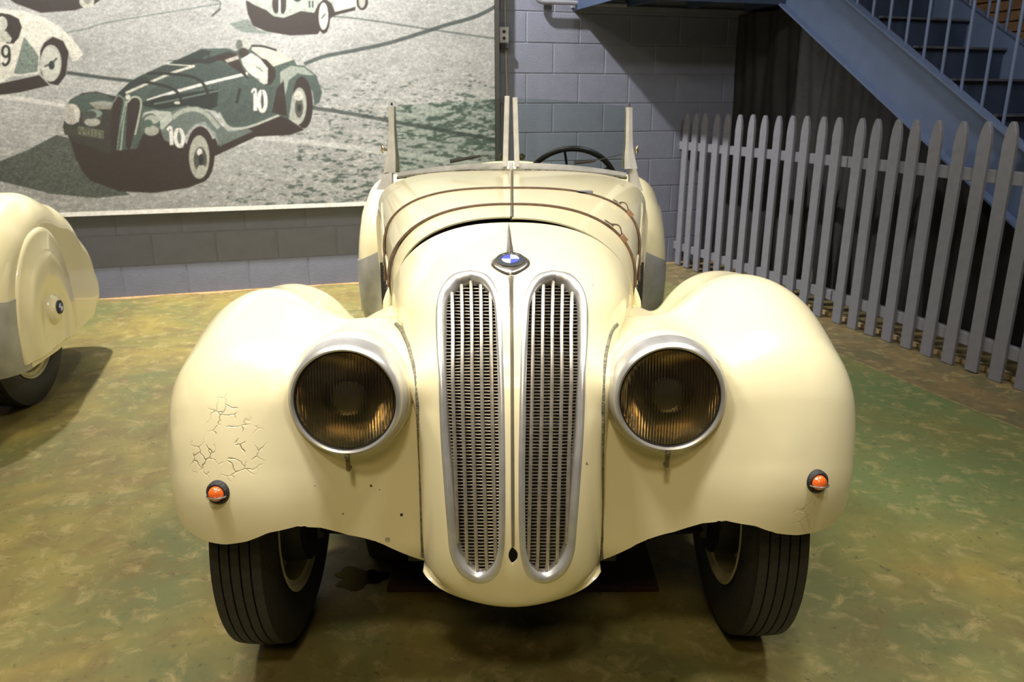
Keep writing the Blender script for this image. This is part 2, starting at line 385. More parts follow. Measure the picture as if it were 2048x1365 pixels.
# block wall
wall=empty('wall_back',(0,WB,0),'slate blue painted concrete block wall','wall',kind='structure')
del wall['category']
m=MB(); m.box(wpt(-.8,2.05,-.0525),(5.6,.05,2.05),RW); m.build('mortar_bed',MORT,wall,False)
BH,BL=.2125,.413
bmv=MB(); bmv.box((0,0,0),(BL/2-.003,.01,BH/2-.003)); blk=bmv.build('block',WALLP,None,False,bevel=.0035)
bme=blk.data; bpy.data.objects.remove(blk)
cnt=0
for k in range(0,11):
    s0=.5225 if k%2==0 else .732
    for j in range(-13,6):
        s=s0+BL*(j+.5); z=BH*(k+.5)
        if s<-.45 and z>.75 : continue
        o=bpy.data.objects.new('block',bme); COL.objects.link(o)
        p=wpt(s,z,-.0085+random.uniform(-.0006,.0006)); o.location=p; o.rotation_euler=(0,random.uniform(-.002,.002),wth)
        setp(o,wall); b=o.modifiers.new('b','BEVEL'); b.width=.003; b.segments=1
# bare concrete strip at wall foot and saw cut in floor
m=MB(); 
pts=[]; 
for i in range(121):
    s=-4.5+i*.06; w=.045+.02*math.sin(i*.7)+random.uniform(-.008,.008); pts.append((s,w))
V=[];Fq=[]
for i,(s,w) in enumerate(pts): V+= [wpt(s,.0,0.),wpt(s,.004,0.),wpt(s,.004,w),wpt(s,0,w)]
for i in range(120):
    for k in range(3): Fq.append((4*i+k,4*i+k+1,4*i+k+5,4*i+k+4))
o=meshobj('trim_1',V,Fq,OCHRE,None,False); tag(o,'bare ochre concrete edge along foot of block wall',kind='structure')
m=MB(); m.box(fpt(-4.6,-.42,.001),(2.6,.006,.0015),RF); o=m.build('trim_2',JOINT,None,False); tag(o,'yellowish saw-cut joint line in the floor beside the fence',kind='structure')
# right wall of brick behind the stairs
WR=empty('wall_right',tuple(fpt(-3.0,1.62,0)),'warm orange brown brick wall beyond the stairs',kind='structure')
m=MB(); m.box(fpt(-2.0,1.67,2.05),(5.2,.04,2.05),RF); m.build('mortar_bed',simple('brown_mortar',(.12,.075,.04),.9),WR,False)
bb=MB(); bb.box((0,0,0),(.098,.012,.029)); bo=bb.build('brick',BRICK,None,False); bme2=bo.data; bpy.data.objects.remove(bo)
for k in range(20,32):
    for j in range(0,13):
        o=bpy.data.objects.new('brick',bme2); COL.objects.link(o)
        o.location=fpt(-6.1+.205*j+(.1 if k%2 else 0),1.625+random.uniform(-.002,.002),.068*k); o.rotation_euler=(0,0,math.atan2(FD[1],FD[0])); setp(o,WR)
# ---------------------------------------------------------------- mural
MZ0,MZ1,MS0,MS1,MOFF=.578,2.45,-4.4,-.150,.105
def mpt(s,z,off=MOFF): return wpt(s,z,off)
Wc,Hc,X0,Y0,SC=1240,590,-200,-140,1.25
def mural_canvas():
    W=int(Wc*SC);H=int(Hc*SC)
    yy,xx=np.mgrid[0:H,0:W]; PX=xx/SC+X0; PY=yy/SC+Y0
    def vnoise(sx,sy,seed):
        r=np.random.RandomState(seed); gx=int(Wc/sx)+3; gy=int(Hc/sy)+3; g=r.rand(gy,gx)
        u=(PX-X0)/sx; v=(PY-Y0)/sy; i=u.astype(int); j=v.astype(int); fu=u-i; fv=v-j; fu=fu*fu*(3-2*fu); fv=fv*fv*(3-2*fv)
        return (g[j,i]*(1-fu)+g[j,i+1]*fu)*(1-fv)+(g[j+1,i]*(1-fu)+g[j+1,i+1]*fu)*fv
    big=vnoise(120,60,1)*.5+vnoise(45,22,2)*.5
    fine=vnoise(5,3,3)*.5+vnoise(2.2,1.6,4)*.5
    A=np.zeros((H,W,3)); lum=.66+.10*(big-.5)+.16*(fine-.5)
    for k,c in enumerate((.95,.955,.92)): A[...,k]=lum*c
    # gravel flecks, denser to the lower right
    dens=np.clip((PX-430)/500,0,1)*np.clip((PY-110)/140,0,1)+np.clip((PY-330)/120,0,1)*.55*np.clip((PX-300)/150,0,1)
    fl=vnoise(20,5.5,5)*.35+vnoise(10,3.0,6)*.35+vnoise(5,1.9,16)*.30
    mk=np.clip((fl-(.69-.24*np.clip(dens,0,1)))/.13,0,1)*np.clip(dens*3,0,1)*.85
    wl=np.clip((vnoise(12,3.0,21)*.6+vnoise(5,1.8,22)*.4-.62)/.1,0,1)*np.clip((PY-60)/150,0,1)*.5; A=A*(1-wl[...,None])+np.array([.80,.80,.76])*wl[...,None]
    dark=np.array([.24,.30,.265])
    A=A*(1-mk[...,None])+dark*mk[...,None]
    def poly(pts,col,a=1.,zs=2.926,tex=0.):
        P=np.array(pts,float)/zs
        x0,x1=P[:,0].min(),P[:,0].max(); y0,y1=P[:,1].min(),P[:,1].max()
        i0=max(int((x0-X0)*SC)-1,0); i1=min(int((x1-X0)*SC)+2,W); j0=max(int((y0-Y0)*SC)-1,0); j1=min(int((y1-Y0)*SC)+2,H)
        if i1<=i0 or j1<=j0: return
        acc=np.zeros((j1-j0,i1-i0)); 
        for ox in (-.25,.25):
            for oy in (-.25,.25):
                x=PX[j0:j1,i0:i1]+ox/SC; y=PY[j0:j1,i0:i1]+oy/SC; ins=np.zeros(x.shape,bool); n=len(P)
                for k in range(n):
                    xa,ya=P[k]; xb,yb=P[(k+1)%n]
                    if ya==yb: continue
                    c=((ya>y)!=(yb>y))&(x<(xb-xa)*(y-ya)/(yb-ya)+xa); ins^=c
                acc+=ins/4
        t=1+tex*(fine[j0:j1,i0:i1]-.5)
        acc=(acc*a)[...,None]; A[j0:j1,i0:i1]=A[j0:j1,i0:i1]*(1-acc)+acc*np.array(col)*t[...,None]
    def ell(cx,cy,rx,ry,col,a=1.,rot=0.,**k):
        q=np.linspace(0,2*PI,40,endpoint=False); c,s=math.cos(rot),math.sin(rot)
        poly([(cx+rx*math.cos(t)*c-ry*math.sin(t)*s,cy+rx*math.cos(t)*s+ry*math.sin(t)*c) for t in q],col,a,**k)
    def line(pts,w,col,a=1.,zs=2.926):
        P=catmull(np.array(pts,float),max(8,len(pts)*6))
        T=np.gradient(P,axis=0); T/=np.linalg.norm(T,axis=1)[:,None]+1e-9; Nn=np.stack([-T[:,1],T[:,0]],1)*w/2
        poly(list(P+Nn)+list((P-Nn)[::-1]),col,a,zs)
    BR=(.175,.140,.115); GD=(.155,.195,.175); GM=(.265,.315,.285); GL=(.47,.52,.475); LT=(.78,.77,.70); WH=(.84,.83,.79); BKK=(.13,.14,.125)
    # ground markings
    line([(-600,520),(0,565),(380,620)],26,(.78,.77,.74)); line([(1490,800),(1800,830),(2100,870),(3000,990)],34,(.76,.76,.73),.75)
    line([(390,425),(600,455),(850,485),(1040,520)],20,GD,.8); line([(1780,375),(1900,330),(2100,290),(2300,245),(2600,150),(2800,90),(3000,-20)],22,GD,.75)
    line([(1850,90),(2100,110),(2500,170),(2960,235)],9,GD,.6); line([(1820,630),(2048,665),(2400,730),(2960,830)],22,GD,.7)
    line([(390,190),(520,165),(640,130),(1300,20)],7,GM,.6)
    # soft shadow left of car 10
    poly([(-400,980),(0,945),(160,880),(330,790),(480,830),(700,1100),(760,1140),(560,1160),(300,1135),(0,1060),(-400,1040)],(.27,.295,.26),.93,tex=.7)
    poly([(380,760),(415,830),(440,920),(480,1000),(530,1060),(700,1120),(900,1130),(1100,1100),(1190,1065),(1240,1010),(1255,915),(1500,800),(1700,790),(1780,760),(1650,670),(1300,800),(1100,850),(1000,750),(600,700)],BR,tex=.15)
    # car 10 body
    poly([(385,640),(410,585),(480,545),(560,535),(680,565),(690,800),(640,900),(430,830),(370,740)],(.19,.19,.165))
    poly([(400,600),(450,560),(540,540),(620,555),(670,590),(640,620),(560,610),(520,640),(500,700),(470,640)],GM)
    poly([(520,600),(600,590),(665,600),(650,640),(560,640)],LT,.55)
    poly([(670,575),(690,545),(760,480),(830,440),(980,375),(1180,285),(1330,282),(1380,300),(1450,270),(1600,300),(1720,350),(1740,385),(1640,420),(1600,640),(1640,670),(1450,745),(1340,745),(1260,650),(1100,620),(1000,660),(900,690),(830,800),(800,870),(690,880),(670,800)],GM,tex=.35)
    poly([(690,545),(760,480),(830,440),(1000,370),(1180,290),(1240,300),(1130,380),(900,470),(760,540),(720,570)],GD)
    poly([(830,440),(960,380),(1080,380),(1020,430),(880,470)],(.20,.245,.22))
    poly([(1130,385),(1240,360),(1400,400),(1450,430),(1300,470),(1060,520),(880,590),(850,560),(960,470)],(.235,.285,.26))
    line([(735,545),(860,490),(1000,430),(1140,385)],15,LT); line([(860,590),(1000,545),(1200,490),(1450,430)],18,WH,.95)
    line([(980,375),(1080,383),(1140,385)],7,LT)
    poly([(830,600),(960,560),(1280,520),(1270,620),(1230,640),(1100,620),(930,640),(840,620)],(.13,.165,.145)); line([(900,610),(1050,580),(1280,530)],8,GL,.8); line([(1100,595),(1270,545)],12,BKK)
    ell(1040,602,22,9,LT); 
    # bonnet straps
    line([(860,430),(950,430),(1100,445),(1180,480),(1220,560),(1235,630)],16,BKK); line([(830,480),(900,488),(1010,520),(1050,560),(1065,620)],16,BKK)
    # cockpit, windscreen, driver
    poly([(960,355),(1080,350),(1200,345),(1340,300),(1380,320),(1220,375),(1080,362)],BKK,.9); line([(1220,305),(1222,350)],8,BKK)
    poly([(1240,330),(1380,310),(1420,400),(1460,470),(1400,420),(1310,360)],BR)
    poly([(1480,262),(1620,300),(1720,350),(1600,390),(1530,340),(1470,290)],LT,.9); line([(1470,268),(1540,272),(1620,295)],12,BKK)
    poly([(1470,320),(1560,350),(1610,400),(1615,450),(1590,490),(1560,500),(1540,420),(1480,350)],BR)
    ell(1422,262,46,38,(.66,.67,.62)); ell(1400,262,20,30,(.36,.38,.34)); ell(1425,308,30,28,(.20,.18,.15))
    poly([(1410,345),(1470,310),(1520,340),(1568,400),(1566,490),(1540,492),(1490,455),(1450,420),(1420,380)],(.77,.77,.71),tex=.35); poly([(1315,350),(1390,325),(1400,345),(1330,368)],LT,.8)
    line([(1500,390),(1540,420)],6,GM,.8); line([(1470,440),(1520,470)],5,GM,.7)
    # side
    poly([(1500,500),(1600,520),(1590,640),(1440,738),(1340,735),(1280,640),(1380,500)],(.255,.30,.275),tex=.3); line([(1405,515),(1385,605)],15,BKK)
    line([(1280,660),(1340,745),(1450,745),(1640,672)],14,(.66,.67,.62))
    # rear wing and wheel
    poly([(1600,640),(1610,470),(1640,410),(1700,375),(1780,385),(1850,440),(1885,540),(1870,600),(1840,615),(1830,540),(1780,460),(1740,470),(1710,560),(1690,700),(1600,660)],GM); poly([(1640,420),(1700,385),(1780,395),(1840,440),(1800,440),(1740,430),(1690,470),(1670,560),(1650,600),(1640,520)],(.56,.59,.54))
    poly([(1590,660),(1620,520),(1660,470),(1680,680)],BR)
    ell(1772,600,58,152,BR,1,-.05); ell(1750,620,44,108,(.62,.63,.58),1,.03); ell(1750,630,24,60,(.30,.30,.26)); ell(1748,560,26,30,(.74,.73,.68)); ell(1752,632,12,22,BKK)
    # front wing and wheel
    poly([(930,740),(960,690),(1010,650),(1080,625),(1160,622),(1230,660),(1290,730),(1340,770),(1450,755),(1480,770),(1300,850),(1290,860),(1260,780),(1200,715),(1130,730),(1080,800),(1075,870),(960,820)],(.37,.41,.38)); line([(1010,690),(1060,655),(1140,640),(1210,670),(1280,750)],26,(.64,.66,.60),.9); line([(1110,760),(1150,725),(1210,735),(1260,800),(1280,850)],10,GL)
    ell(1172,905,84,165,BR); ell(1166,920,60,128,(.63,.63,.57)); ell(1172,935,38,75,(.27,.27,.23)); ell(1168,890,16,22,WH); ell(1180,1000,30,34,(.66,.66,.6)); ell(1176,935,14,34,BKK)
    # lamps
    poly([(830,690),(840,660),(900,645),(1000,655),(1010,700),(950,760)],(.66,.68,.63)); ell(880,730,58,66,(.30,.34,.30)); ell(890,700,44,26,(.62,.64,.58)); ell(888,765,42,30,(.60,.61,.56)); ell(868,722,26,22,(.28,.36,.32))
    ell(538,690,58,56,(.27,.28,.24)); ell(550,665,48,26,GL); ell(540,715,46,24,(.62,.62,.57)); ell(530,672,34,24,(.24,.27,.24)); ell(418,668,52,62,(.67,.65,.61)); poly([(395,610),(440,612),(470,650),(460,720),(440,690),(430,640)],(.76,.75,.69))
    # kidney grille
    poly([(668,570),(700,562),(722,585),(700,700),(690,860),(660,880),(640,800),(655,650)],BR); poly([(745,590),(780,572),(812,580),(825,620),(800,720),(780,800),(760,880),(735,860)],BR)
    line([(665,600),(690,562),(718,575),(728,610),(700,760),(685,880)],7,GL); line([(745,600),(775,570),(810,572),(826,605),(810,700),(790,790)],11,(.66,.68,.60)); line([(742,590),(722,700),(705,880)],14,(.60,.63,.56)); line([(735,620),(715,740),(700,870)],4,GD); ell(748,568,14,16,LT)
    # number plate, legible part copied
    poly([(365,735),(610,770),(608,815),(380,790)],(.22,.22,.18)); poly([(455,738),(606,765),(604,812),(458,785)],(.42,.43,.34))
    def stroke(ps,w,col): line(ps,w,col)
    DG=(.20,.21,.17); CRM=(.62,.62,.52)
    ox=470
    for ch in [[[(0,0),(-6,22),(14,24)],[(10,8),(9,40)]],[[(0,2),(18,4),(16,20),(2,18),(0,2)],[(17,14),(14,40)]],[[(0,4),(14,2),(10,20),(16,32),(0,40)]],[[(10,2),(10,42)]],[[(0,4),(14,6),(8,22),(14,34),(0,40)]],[[(10,2),(10,42)]]]:
        for stx in ch: line([(ox+p[0],746+(ox-470)*.17+p[1]) for p in stx],5,DG)
        ox+=23
    def num(s,x,y,h,w,lw,col,sk=0.,rot=0.):
        for c in s:
            if c=='1': Lp=[[(x+w*.30,y+h*.12),(x+w*.62,y),(x+w*.62+sk,y+h)]]
            elif c=='0': Lp=[[(x+w*.5+w*.42*math.cos(t)+sk*(.5+.5*math.sin(t)),y+h*.5+h*.5*math.sin(t)) for t in np.linspace(-PI/2,1.5*PI,14)]]
            elif c=='9': Lp=[[(x+w*.5+w*.4*math.cos(t),y+h*.28+h*.28*math.sin(t)) for t in np.linspace(0,2*PI,12)],[(x+w*.9,y+h*.25),(x+w*.88,y+h*.75),(x+w*.45,y+h*1.0),(x+w*.1,y+h*.88)]]
            for l in Lp: line(l,lw,col)
            x+=w*1.0; y+=rot
    num('10',1462,530,118,48,22,WH,2,3); num('10',965,752,98,54,22,WH,6,6)
    # car 19 at the left
    poly([(-500,250),(-300,60),(-60,40),(60,55),(140,62),(260,105),(340,150),(420,220),(470,290),(488,320),(440,362),(425,360),(395,290),(340,225),(290,215),(240,270),(228,360),(230,430),(60,450),(0,490),(-500,600)],(.79,.78,.72),tex=.08)
    poly([(140,215),(200,290),(225,330),(220,420),(120,435),(80,430),(110,330)],(.38,.43,.39),.9,tex=.5)
    poly([(0,75),(60,85),(110,110),(128,160),(110,220),(80,255),(40,255),(-60,180)],BR); ell(10,140,34,45,(.70,.70,.64)); poly([(-30,160),(40,185),(70,225),(60,250),(0,245),(-60,240)],(.66,.66,.6),tex=.4)
    poly([(235,300),(260,250),(310,215),(370,240),(400,300),(400,320),(385,440),(340,500),(290,490),(240,430)],BR); ell(298,370,62,108,(.68,.68,.63)); ell(300,375,50,92,(.72,.72,.67)); line([(260,390),(300,370),(335,340)],10,BKK,.8); ell(302,382,18,26,GD)
    poly([(-500,620),(0,490),(230,440),(290,500),(120,540),(0,556),(-500,700)],BR)
    num('1',-40,275,120,46,14,BKK,4); num('9',8,270,112,52,15,BKK,4)
    # cars along the top
    poly([(1440,20),(1450,80),(1480,150),(1560,185),(1700,208),(1860,200),(1900,130),(1960,90),(2080,60),(2080,-60),(1440,-60)],BR); poly([(1340,140),(1450,110),(1500,170),(1600,200),(1420,190)],(.36,.41,.37),.7)
    poly([(1400,-200),(1440,0),(1490,30),(1560,60),(1600,95),(1660,105),(1700,90),(1760,65),(1840,75),(1860,30),(1900,-10),(1940,20),(1960,70),(2048,50),(2200,0),(2400,-250)],(.60,.63,.58)); poly([(1950,-60),(2048,-70),(2180,-60),(2200,-5),(2048,45),(1960,68)],(.78,.77,.71))
    ell(1615,20,22,60,BR); ell(1655,20,20,62,BR); line([(1636,-60),(1636,75)],12,(.80,.80,.74)); line([(1811,5),(1811,44)],8,BKK); line([(1830,5),(1830,44)],8,BKK); ell(1740,-5,22,16,GD)
    ell(1895,105,36,92,BR); ell(1893,95,28,80,(.74,.74,.69)); line([(1880,110),(1905,80)],8,BKK,.8)
    ell(2120,10,34,50,BR); ell(2118,5,20,42,(.62,.63,.58))
    poly([(60,-120),(460,-120),(600,-10),(560,20),(440,60),(240,75),(90,20),(60,0)],BR); ell(508,5,44,44,(.66,.66,.6)); ell(510,0,22,24,(.5,.5,.46))
    line([(1290,50),(1240,95)],10,BKK,.8); line([(1230,-5),(1285,10),(1285,55)],8,GM,.8)
    for _ in range(1):
        A[1:-1,1:-1]=(A[1:-1,1:-1]*4+A[:-2,1:-1]*2+A[2:,1:-1]*2+A[1:-1,:-2]*2+A[1:-1,2:]*2+A[:-2,:-2]+A[2:,2:]+A[:-2,2:]+A[2:,:-2])/16
    gr=vnoise(2.0,1.7,9)*.5+vnoise(4.5,3.4,10)*.3+vnoise(11,4,11)*.2
    A*=(1+.34*(gr-.5))[...,None]
    # printed border along the bottom edge is separate geometry
    return A
AC=mural_canvas()
def sample(PXs,PYs):
    u=np.clip((PXs-X0)*SC,0,AC.shape[1]-1.001); v=np.clip((PYs-Y0)*SC,0,AC.shape[0]-1.001); i=u.astype(int); j=v.astype(int); fu=(u-i)[...,None]; fv=(v-j)[...,None]
    return (AC[j,i]*(1-fu)+AC[j,i+1]*fu)*(1-fv)+(AC[j+1,i]*(1-fu)+AC[j+1,i+1]*fu)*fv
mur=empty('wall_mural',tuple(wpt(-2.2,MZ0,MOFF)),'large black and white photo mural of vintage racing cars on the block wall','mural')
st=.0042; ns=int((MS1-.012-MS0)/st)+1; nzz=int((MZ1-MZ0-.03)/st)+1
sv=np.linspace(MS0,MS1-.012,ns); zv=np.linspace(MZ0+.028,MZ1,nzz)
SG,ZG=np.meshgrid(sv,zv,indexing='ij'); V=WP+WU*SG[...,None]+WN*MOFF; V[...,2]=ZG
px,py=proj(V); colr=sample(px,py)
V=V.reshape(-1,3); ii=np.arange(ns*nzz).reshape(ns,nzz); Q=np.stack([ii[:-1,:-1],ii[1:,:-1],ii[1:,1:],ii[:-1,1:]],-1).reshape(-1,4)
me=bpy.data.meshes.new('print'); me.vertices.add(len(V)); me.vertices.foreach_set('co',V.ravel()); me.loops.add(Q.size); me.loops.foreach_set('vertex_index',Q.ravel().astype(np.int32)); me.polygons.add(len(Q)); me.polygons.foreach_set('loop_start',np.arange(0,Q.size,4,dtype=np.int32)); me.polygons.foreach_set('loop_total',np.full(len(Q),4,dtype=np.int32)); me.update()
ca=me.color_attributes.new('ink','FLOAT_COLOR','POINT'); C4=np.ones((len(V),4)); sr=np.clip(colr.reshape(-1,3),0,1); C4[:,:3]=np.where(sr<=.04045,sr/12.92,((sr+.055)/1.055)**2.4); ca.data.foreach_set('color',C4.ravel())
mm,nt,b=new_mat('printed_mural_ink'); at=N(nt,'ShaderNodeAttribute'); at.attribute_name='ink'
tcn=N(nt,'ShaderNodeTexCoord'); nzn=N(nt,'ShaderNodeTexNoise'); nzn.inputs['Scale'].default_value=150; nt.links.new(tcn.outputs['Object'],nzn.inputs['Vector'])
mr=N(nt,'ShaderNodeMapRange'); mr.inputs[3].default_value=.36; mr.inputs[4].default_value=.80; nt.links.new(nzn.outputs[0],mr.inputs[0])
vm=N(nt,'ShaderNodeVectorMath',operation='SCALE'); nt.links.new(at.outputs['Color'],vm.inputs[0]); nt.links.new(mr.outputs[0],vm.inputs['Scale']); nt.links.new(vm.outputs[0],b.inputs['Base Color']); b.inputs['Roughness'].default_value=.6
me.materials.append(mm); po=bpy.data.objects.new('print',me); COL.objects.link(po); setp(po,mur)
PANW=simple('white_print_border',(.62,.60,.54),.6); PANB=simple('black_panel_edge',(.03,.028,.022),.6)
m=MB(); m.box(wpt((MS0+MS1)/2,MZ0+.014,MOFF-.001),((MS1-MS0)/2,.002,.014),RW); m.build('print_border',PANW,mur,False)
m=MB(); m.box(wpt((MS0+MS1)/2,(MZ0+MZ1)/2,MOFF-.018),((MS1-MS0)/2,.015,(MZ1-MZ0)/2),RW); m.build('backing_board',PANB,mur,False)
m=MB(); m.box(wpt(MS1+.012,(MZ0+MZ1)/2,MOFF/2),(.012,MOFF/2,(MZ1-MZ0)/2),RW); m.build('side_rail',PANB,mur,False)
for s in (-4,-2.5,-1.0):
    m=MB(); m.box(wpt(s,(MZ0+MZ1)/2+.1,MOFF/2-.018),(.02,MOFF/2-.018,(MZ1-MZ0)/2-.3),RW); m.build('standoff_batten',PANB,mur,False)
# outlet + cable on wall
ob=empty('outlet_box',tuple(wpt(-.07,1.72,0)),'small grey double outlet box on the wall beside the mural edge','outlet box')
m=MB(); m.box(wpt(-.07,1.745,.02),(.035,.02,.055),RW); m.build('box_body',IVORYP,ob,False,bevel=.004)
m=MB(); m.box(wpt(-.07,1.67,.03),(.035,.03,.02),RW); m.build('plug_block',BLACK,ob,False,bevel=.003)
for dz in (.022,-.022):
    m=MB(); m.lathe([(0,.012),(.003,.012),(.003,.0005)],12,wpt(-.072,1.745+dz,.04),WN); m.build('socket',BLACK,ob)
m=MB(); cp=[wpt(-.045+.012*math.sin(z*2.2),z,.012) for z in np.linspace(.75,3.2,30)]; m.tube(cp,.0065,8); o=m.build('wall_cable',CABLE,None); tag(o,'thin tan cable running down the block wall beside the mural','cable')
# ---------------------------------------------------------------- picket fence
fen=empty('picket_fence',tuple(fpt(-5.2,0,0)),'long grey painted wooden picket fence in front of the dark curtain and stairs','fence')
pk=MB(); w=.035; prof=[(-w,0),(w,0),(w,1.10),(w*.8,1.15),(w*.5,1.185),(w*.2,1.20),(-w*.2,1.20),(-w*.5,1.185),(-w*.8,1.15),(-w,1.10)]
n=len(prof); Vp=[(x,-.010,z) for x,z in prof]+[(x,.010,z) for x,z in prof]
pk.add(Vp,[tuple(range(n)),tuple(range(n,2*n))[::-1]]+[(i,(i+1)%n,(i+1)%n+n,i+n) for i in range(n)])
po=pk.build('picket',FENCE,None,False); pme=po.data; bpy.data.objects.remove(po)
Dp=[-6.824,-6.691,-6.544,-6.397,-6.256,-6.109,-5.969,-5.825,-5.682,-5.536,-5.397,-5.256,-5.114,-4.94,-4.807,-4.665,-4.534,-4.393,-4.255,-4.117,-3.972,-3.835,-3.695,-3.555,-3.415,-3.275,-3.135]
frot=math.atan2(FD[1],FD[0])
for d in Dp:
    o=bpy.data.objects.new('picket',pme); COL.objects.link(o); o.location=fpt(d+.0,0,random.uniform(.0,.006)); o.rotation_euler=(random.uniform(-.004,.004),random.uniform(-.006,.006),frot); setp(o,fen); b=o.modifiers.new('b','BEVEL'); b.width=.002; b.segments=1
m=MB(); m.box(fpt(-6.965,.012,.48),(.022,.012,.48),RF); m.build('picket_stub',FENCE,fen,False,bevel=.002)
for z in (.952,.15):
    for a,bq in ((-7.02,-5.03),(-5.02,-3.05)):
        m=MB(); m.box(fpt((a+bq)/2,.031,z),((bq-a)/2,.019,.031),RF); m.build('rail',FENCE,fen,False,bevel=.003)
o=MB(); o.box(fpt(-4.6,.10,.011),(1.6,.03,.011),RF); oo=o.build('wood_batten',simple('pale_raw_wood',(.45,.33,.16),.8,0,.15,40),None,False); tag(oo,'pale raw timber batten lying on the floor behind the fence','batten')
# ---------------------------------------------------------------- curtain
cn=240; V=[];Fc=[]
def strtop(d): return 1.778+(-5.28-d)*.6
for i in range(cn+1):
    d=-7.15+i*(4.35/cn); zt=min(strtop(d)-.372,1.93) if d>-6.15 else 1.93
    for j in range(25):
        t=j/24; z=.012+(zt-.012)*t
        f=.028*math.sin(d*21+1.3*math.sin(z*1.7+d*2))+.016*math.sin(d*47+z*1.5)+.010*math.sin(d*9-z*5)
        V.append(fpt(d+.05*math.sin(z*2+d*3)*(1-t),.47+f*(1-.25*t),z))
for i in range(cn):
    for j in range(24): Fc.append((i*25+j,i*25+j+1,(i+1)*25+j+1,(i+1)*25+j))
o=meshobj('dark_curtain',V,Fc,CURT,None); tag(o,'dark brown-black cloth curtain hanging in folds under the stairs behind the fence','curtain')
sm=o.modifiers.new('s','SOLIDIFY'); sm.thickness=.003
# ---------------------------------------------------------------- stairs
stc=empty('staircase',tuple(fpt(-4.2,.65,0)),'blue-grey steel staircase climbing to the landing behind the picket fence','staircase')
def stringer(v0,side,lift,name):
    m=MB(); dA,dB=-6.25,-3.05; H=.365
    for (za,zb,va,vb) in ((0,-H,0,.008),(0,-.012,0,.055*side),(-H+.012,-H,0,.055*side)):
        P=[]
        for d in (dA,dB):
            zt=strtop(d)+lift
            for (zz,vv) in ((za,va),(za,vb),(zb,vb),(zb,va)): P.append(fpt(d,v0+vv,max(zt+zz,.003 if zz<0 else .02)))
        m.add(P,[(0,1,2,3),(7,6,5,4),(0,4,5,1),(1,5,6,2),(2,6,7,3),(3,7,4,0)])
    return m.build(name,STAIRP,stc,False)
stringer(.30,-1,0,'stringer'); stringer(1.02,1,.085,'stringer')
for k in range(-8,4):
    z=1.593+.1825*k; d=-4.97-.29*k
    if z<.1: continue
    m=MB(); m.box(fpt(d-.145,.663,z-.009),(.155,.347,.009),RF); tr=m.build('tread',RISERP,stc,False)
    m=MB(); m.box(fpt(d+.012,.663,z-.005),(.010,.347,.006),RF); m.build('nosing',NOSING,tr,False)
    m=MB(); m.box(fpt(d-.006,.663,z-.100),(.006,.347,.0815),RF); m.build('riser',RISERP,stc,False)
for k in range(-6,17):
    d=-5.28+.1425*k; m=MB(); z=strtop(d); m.tube([fpt(d,.295,z-.01),fpt(d,.295,z+.92)],.0085,8); m.build('baluster',STAIRP,stc)
    if k%1==0:
        m=MB(); z=strtop(d)+.085; m.tube([fpt(d,1.03,z-.01),fpt(d,1.03,z+.86)],.0085,8); m.build('baluster',STAIRP,stc)
for v,l in ((.295,0),(1.03,.025)):
    m=MB(); m.tube([fpt(-6.2,v,strtop(-6.2)+.93+l),fpt(-2.95,v,strtop(-2.95)+.93+l)],.02,10); m.build('handrail',STAIRP,stc)
for kk,(d,zz) in enumerate(((-4.13,.60),)):
    m=MB(); 
# landing
ld=empty('landing',tuple(fpt(-6.7,.4,1.95))); _l=ld.location.copy(); setp(ld,stc); ld.location=_l
m=MB(); m.box(wpt(1.55,2.045,.40),(1.08,.40,.006),RW); m.build('deck_plate',RISERP,ld,False)
m=MB(); m.box(wpt(1.55,2.0,.794),(1.08,.005,.075),RW); m.box(wpt(.475,2.0,.40),(.005,.40,.075),RW); m.build('fascia',RISERP,ld,False)
for s in (.9,1.4,1.9,2.4):
    m=MB(); m.box(wpt(s,2.0,.40),(.02,.39,.038),RW); m.build('joist',RISERP,ld,False)
m=MB(); m.box(wpt(1.55,1.955,.014),(1.10,.012,.012),RW); m.build('ledger_angle',FENCE,ld,False)
rp=[wpt(.155,3.0,.07),wpt(.155,2.02,.07)]+[wpt(.155+.05*(1-math.cos(a)),2.02-.05*math.sin(a)-.0,.07) for a in np.linspace(.2,PI/2,6)]+[wpt(.86,1.97,.07)]
m=MB(); m.tube(rp,.016,10); m.tube([wpt(.49,1.975,.07),wpt(.49,3.0,.07)],.013,8); o=m.build('guard_rail',FENCE,ld)
# ================================================================ ROADSTER
car=empty('vintage_roadster',(0,3.0,0),'cream 1930s open roadster with tall twin kidney grilles facing the camera','car')
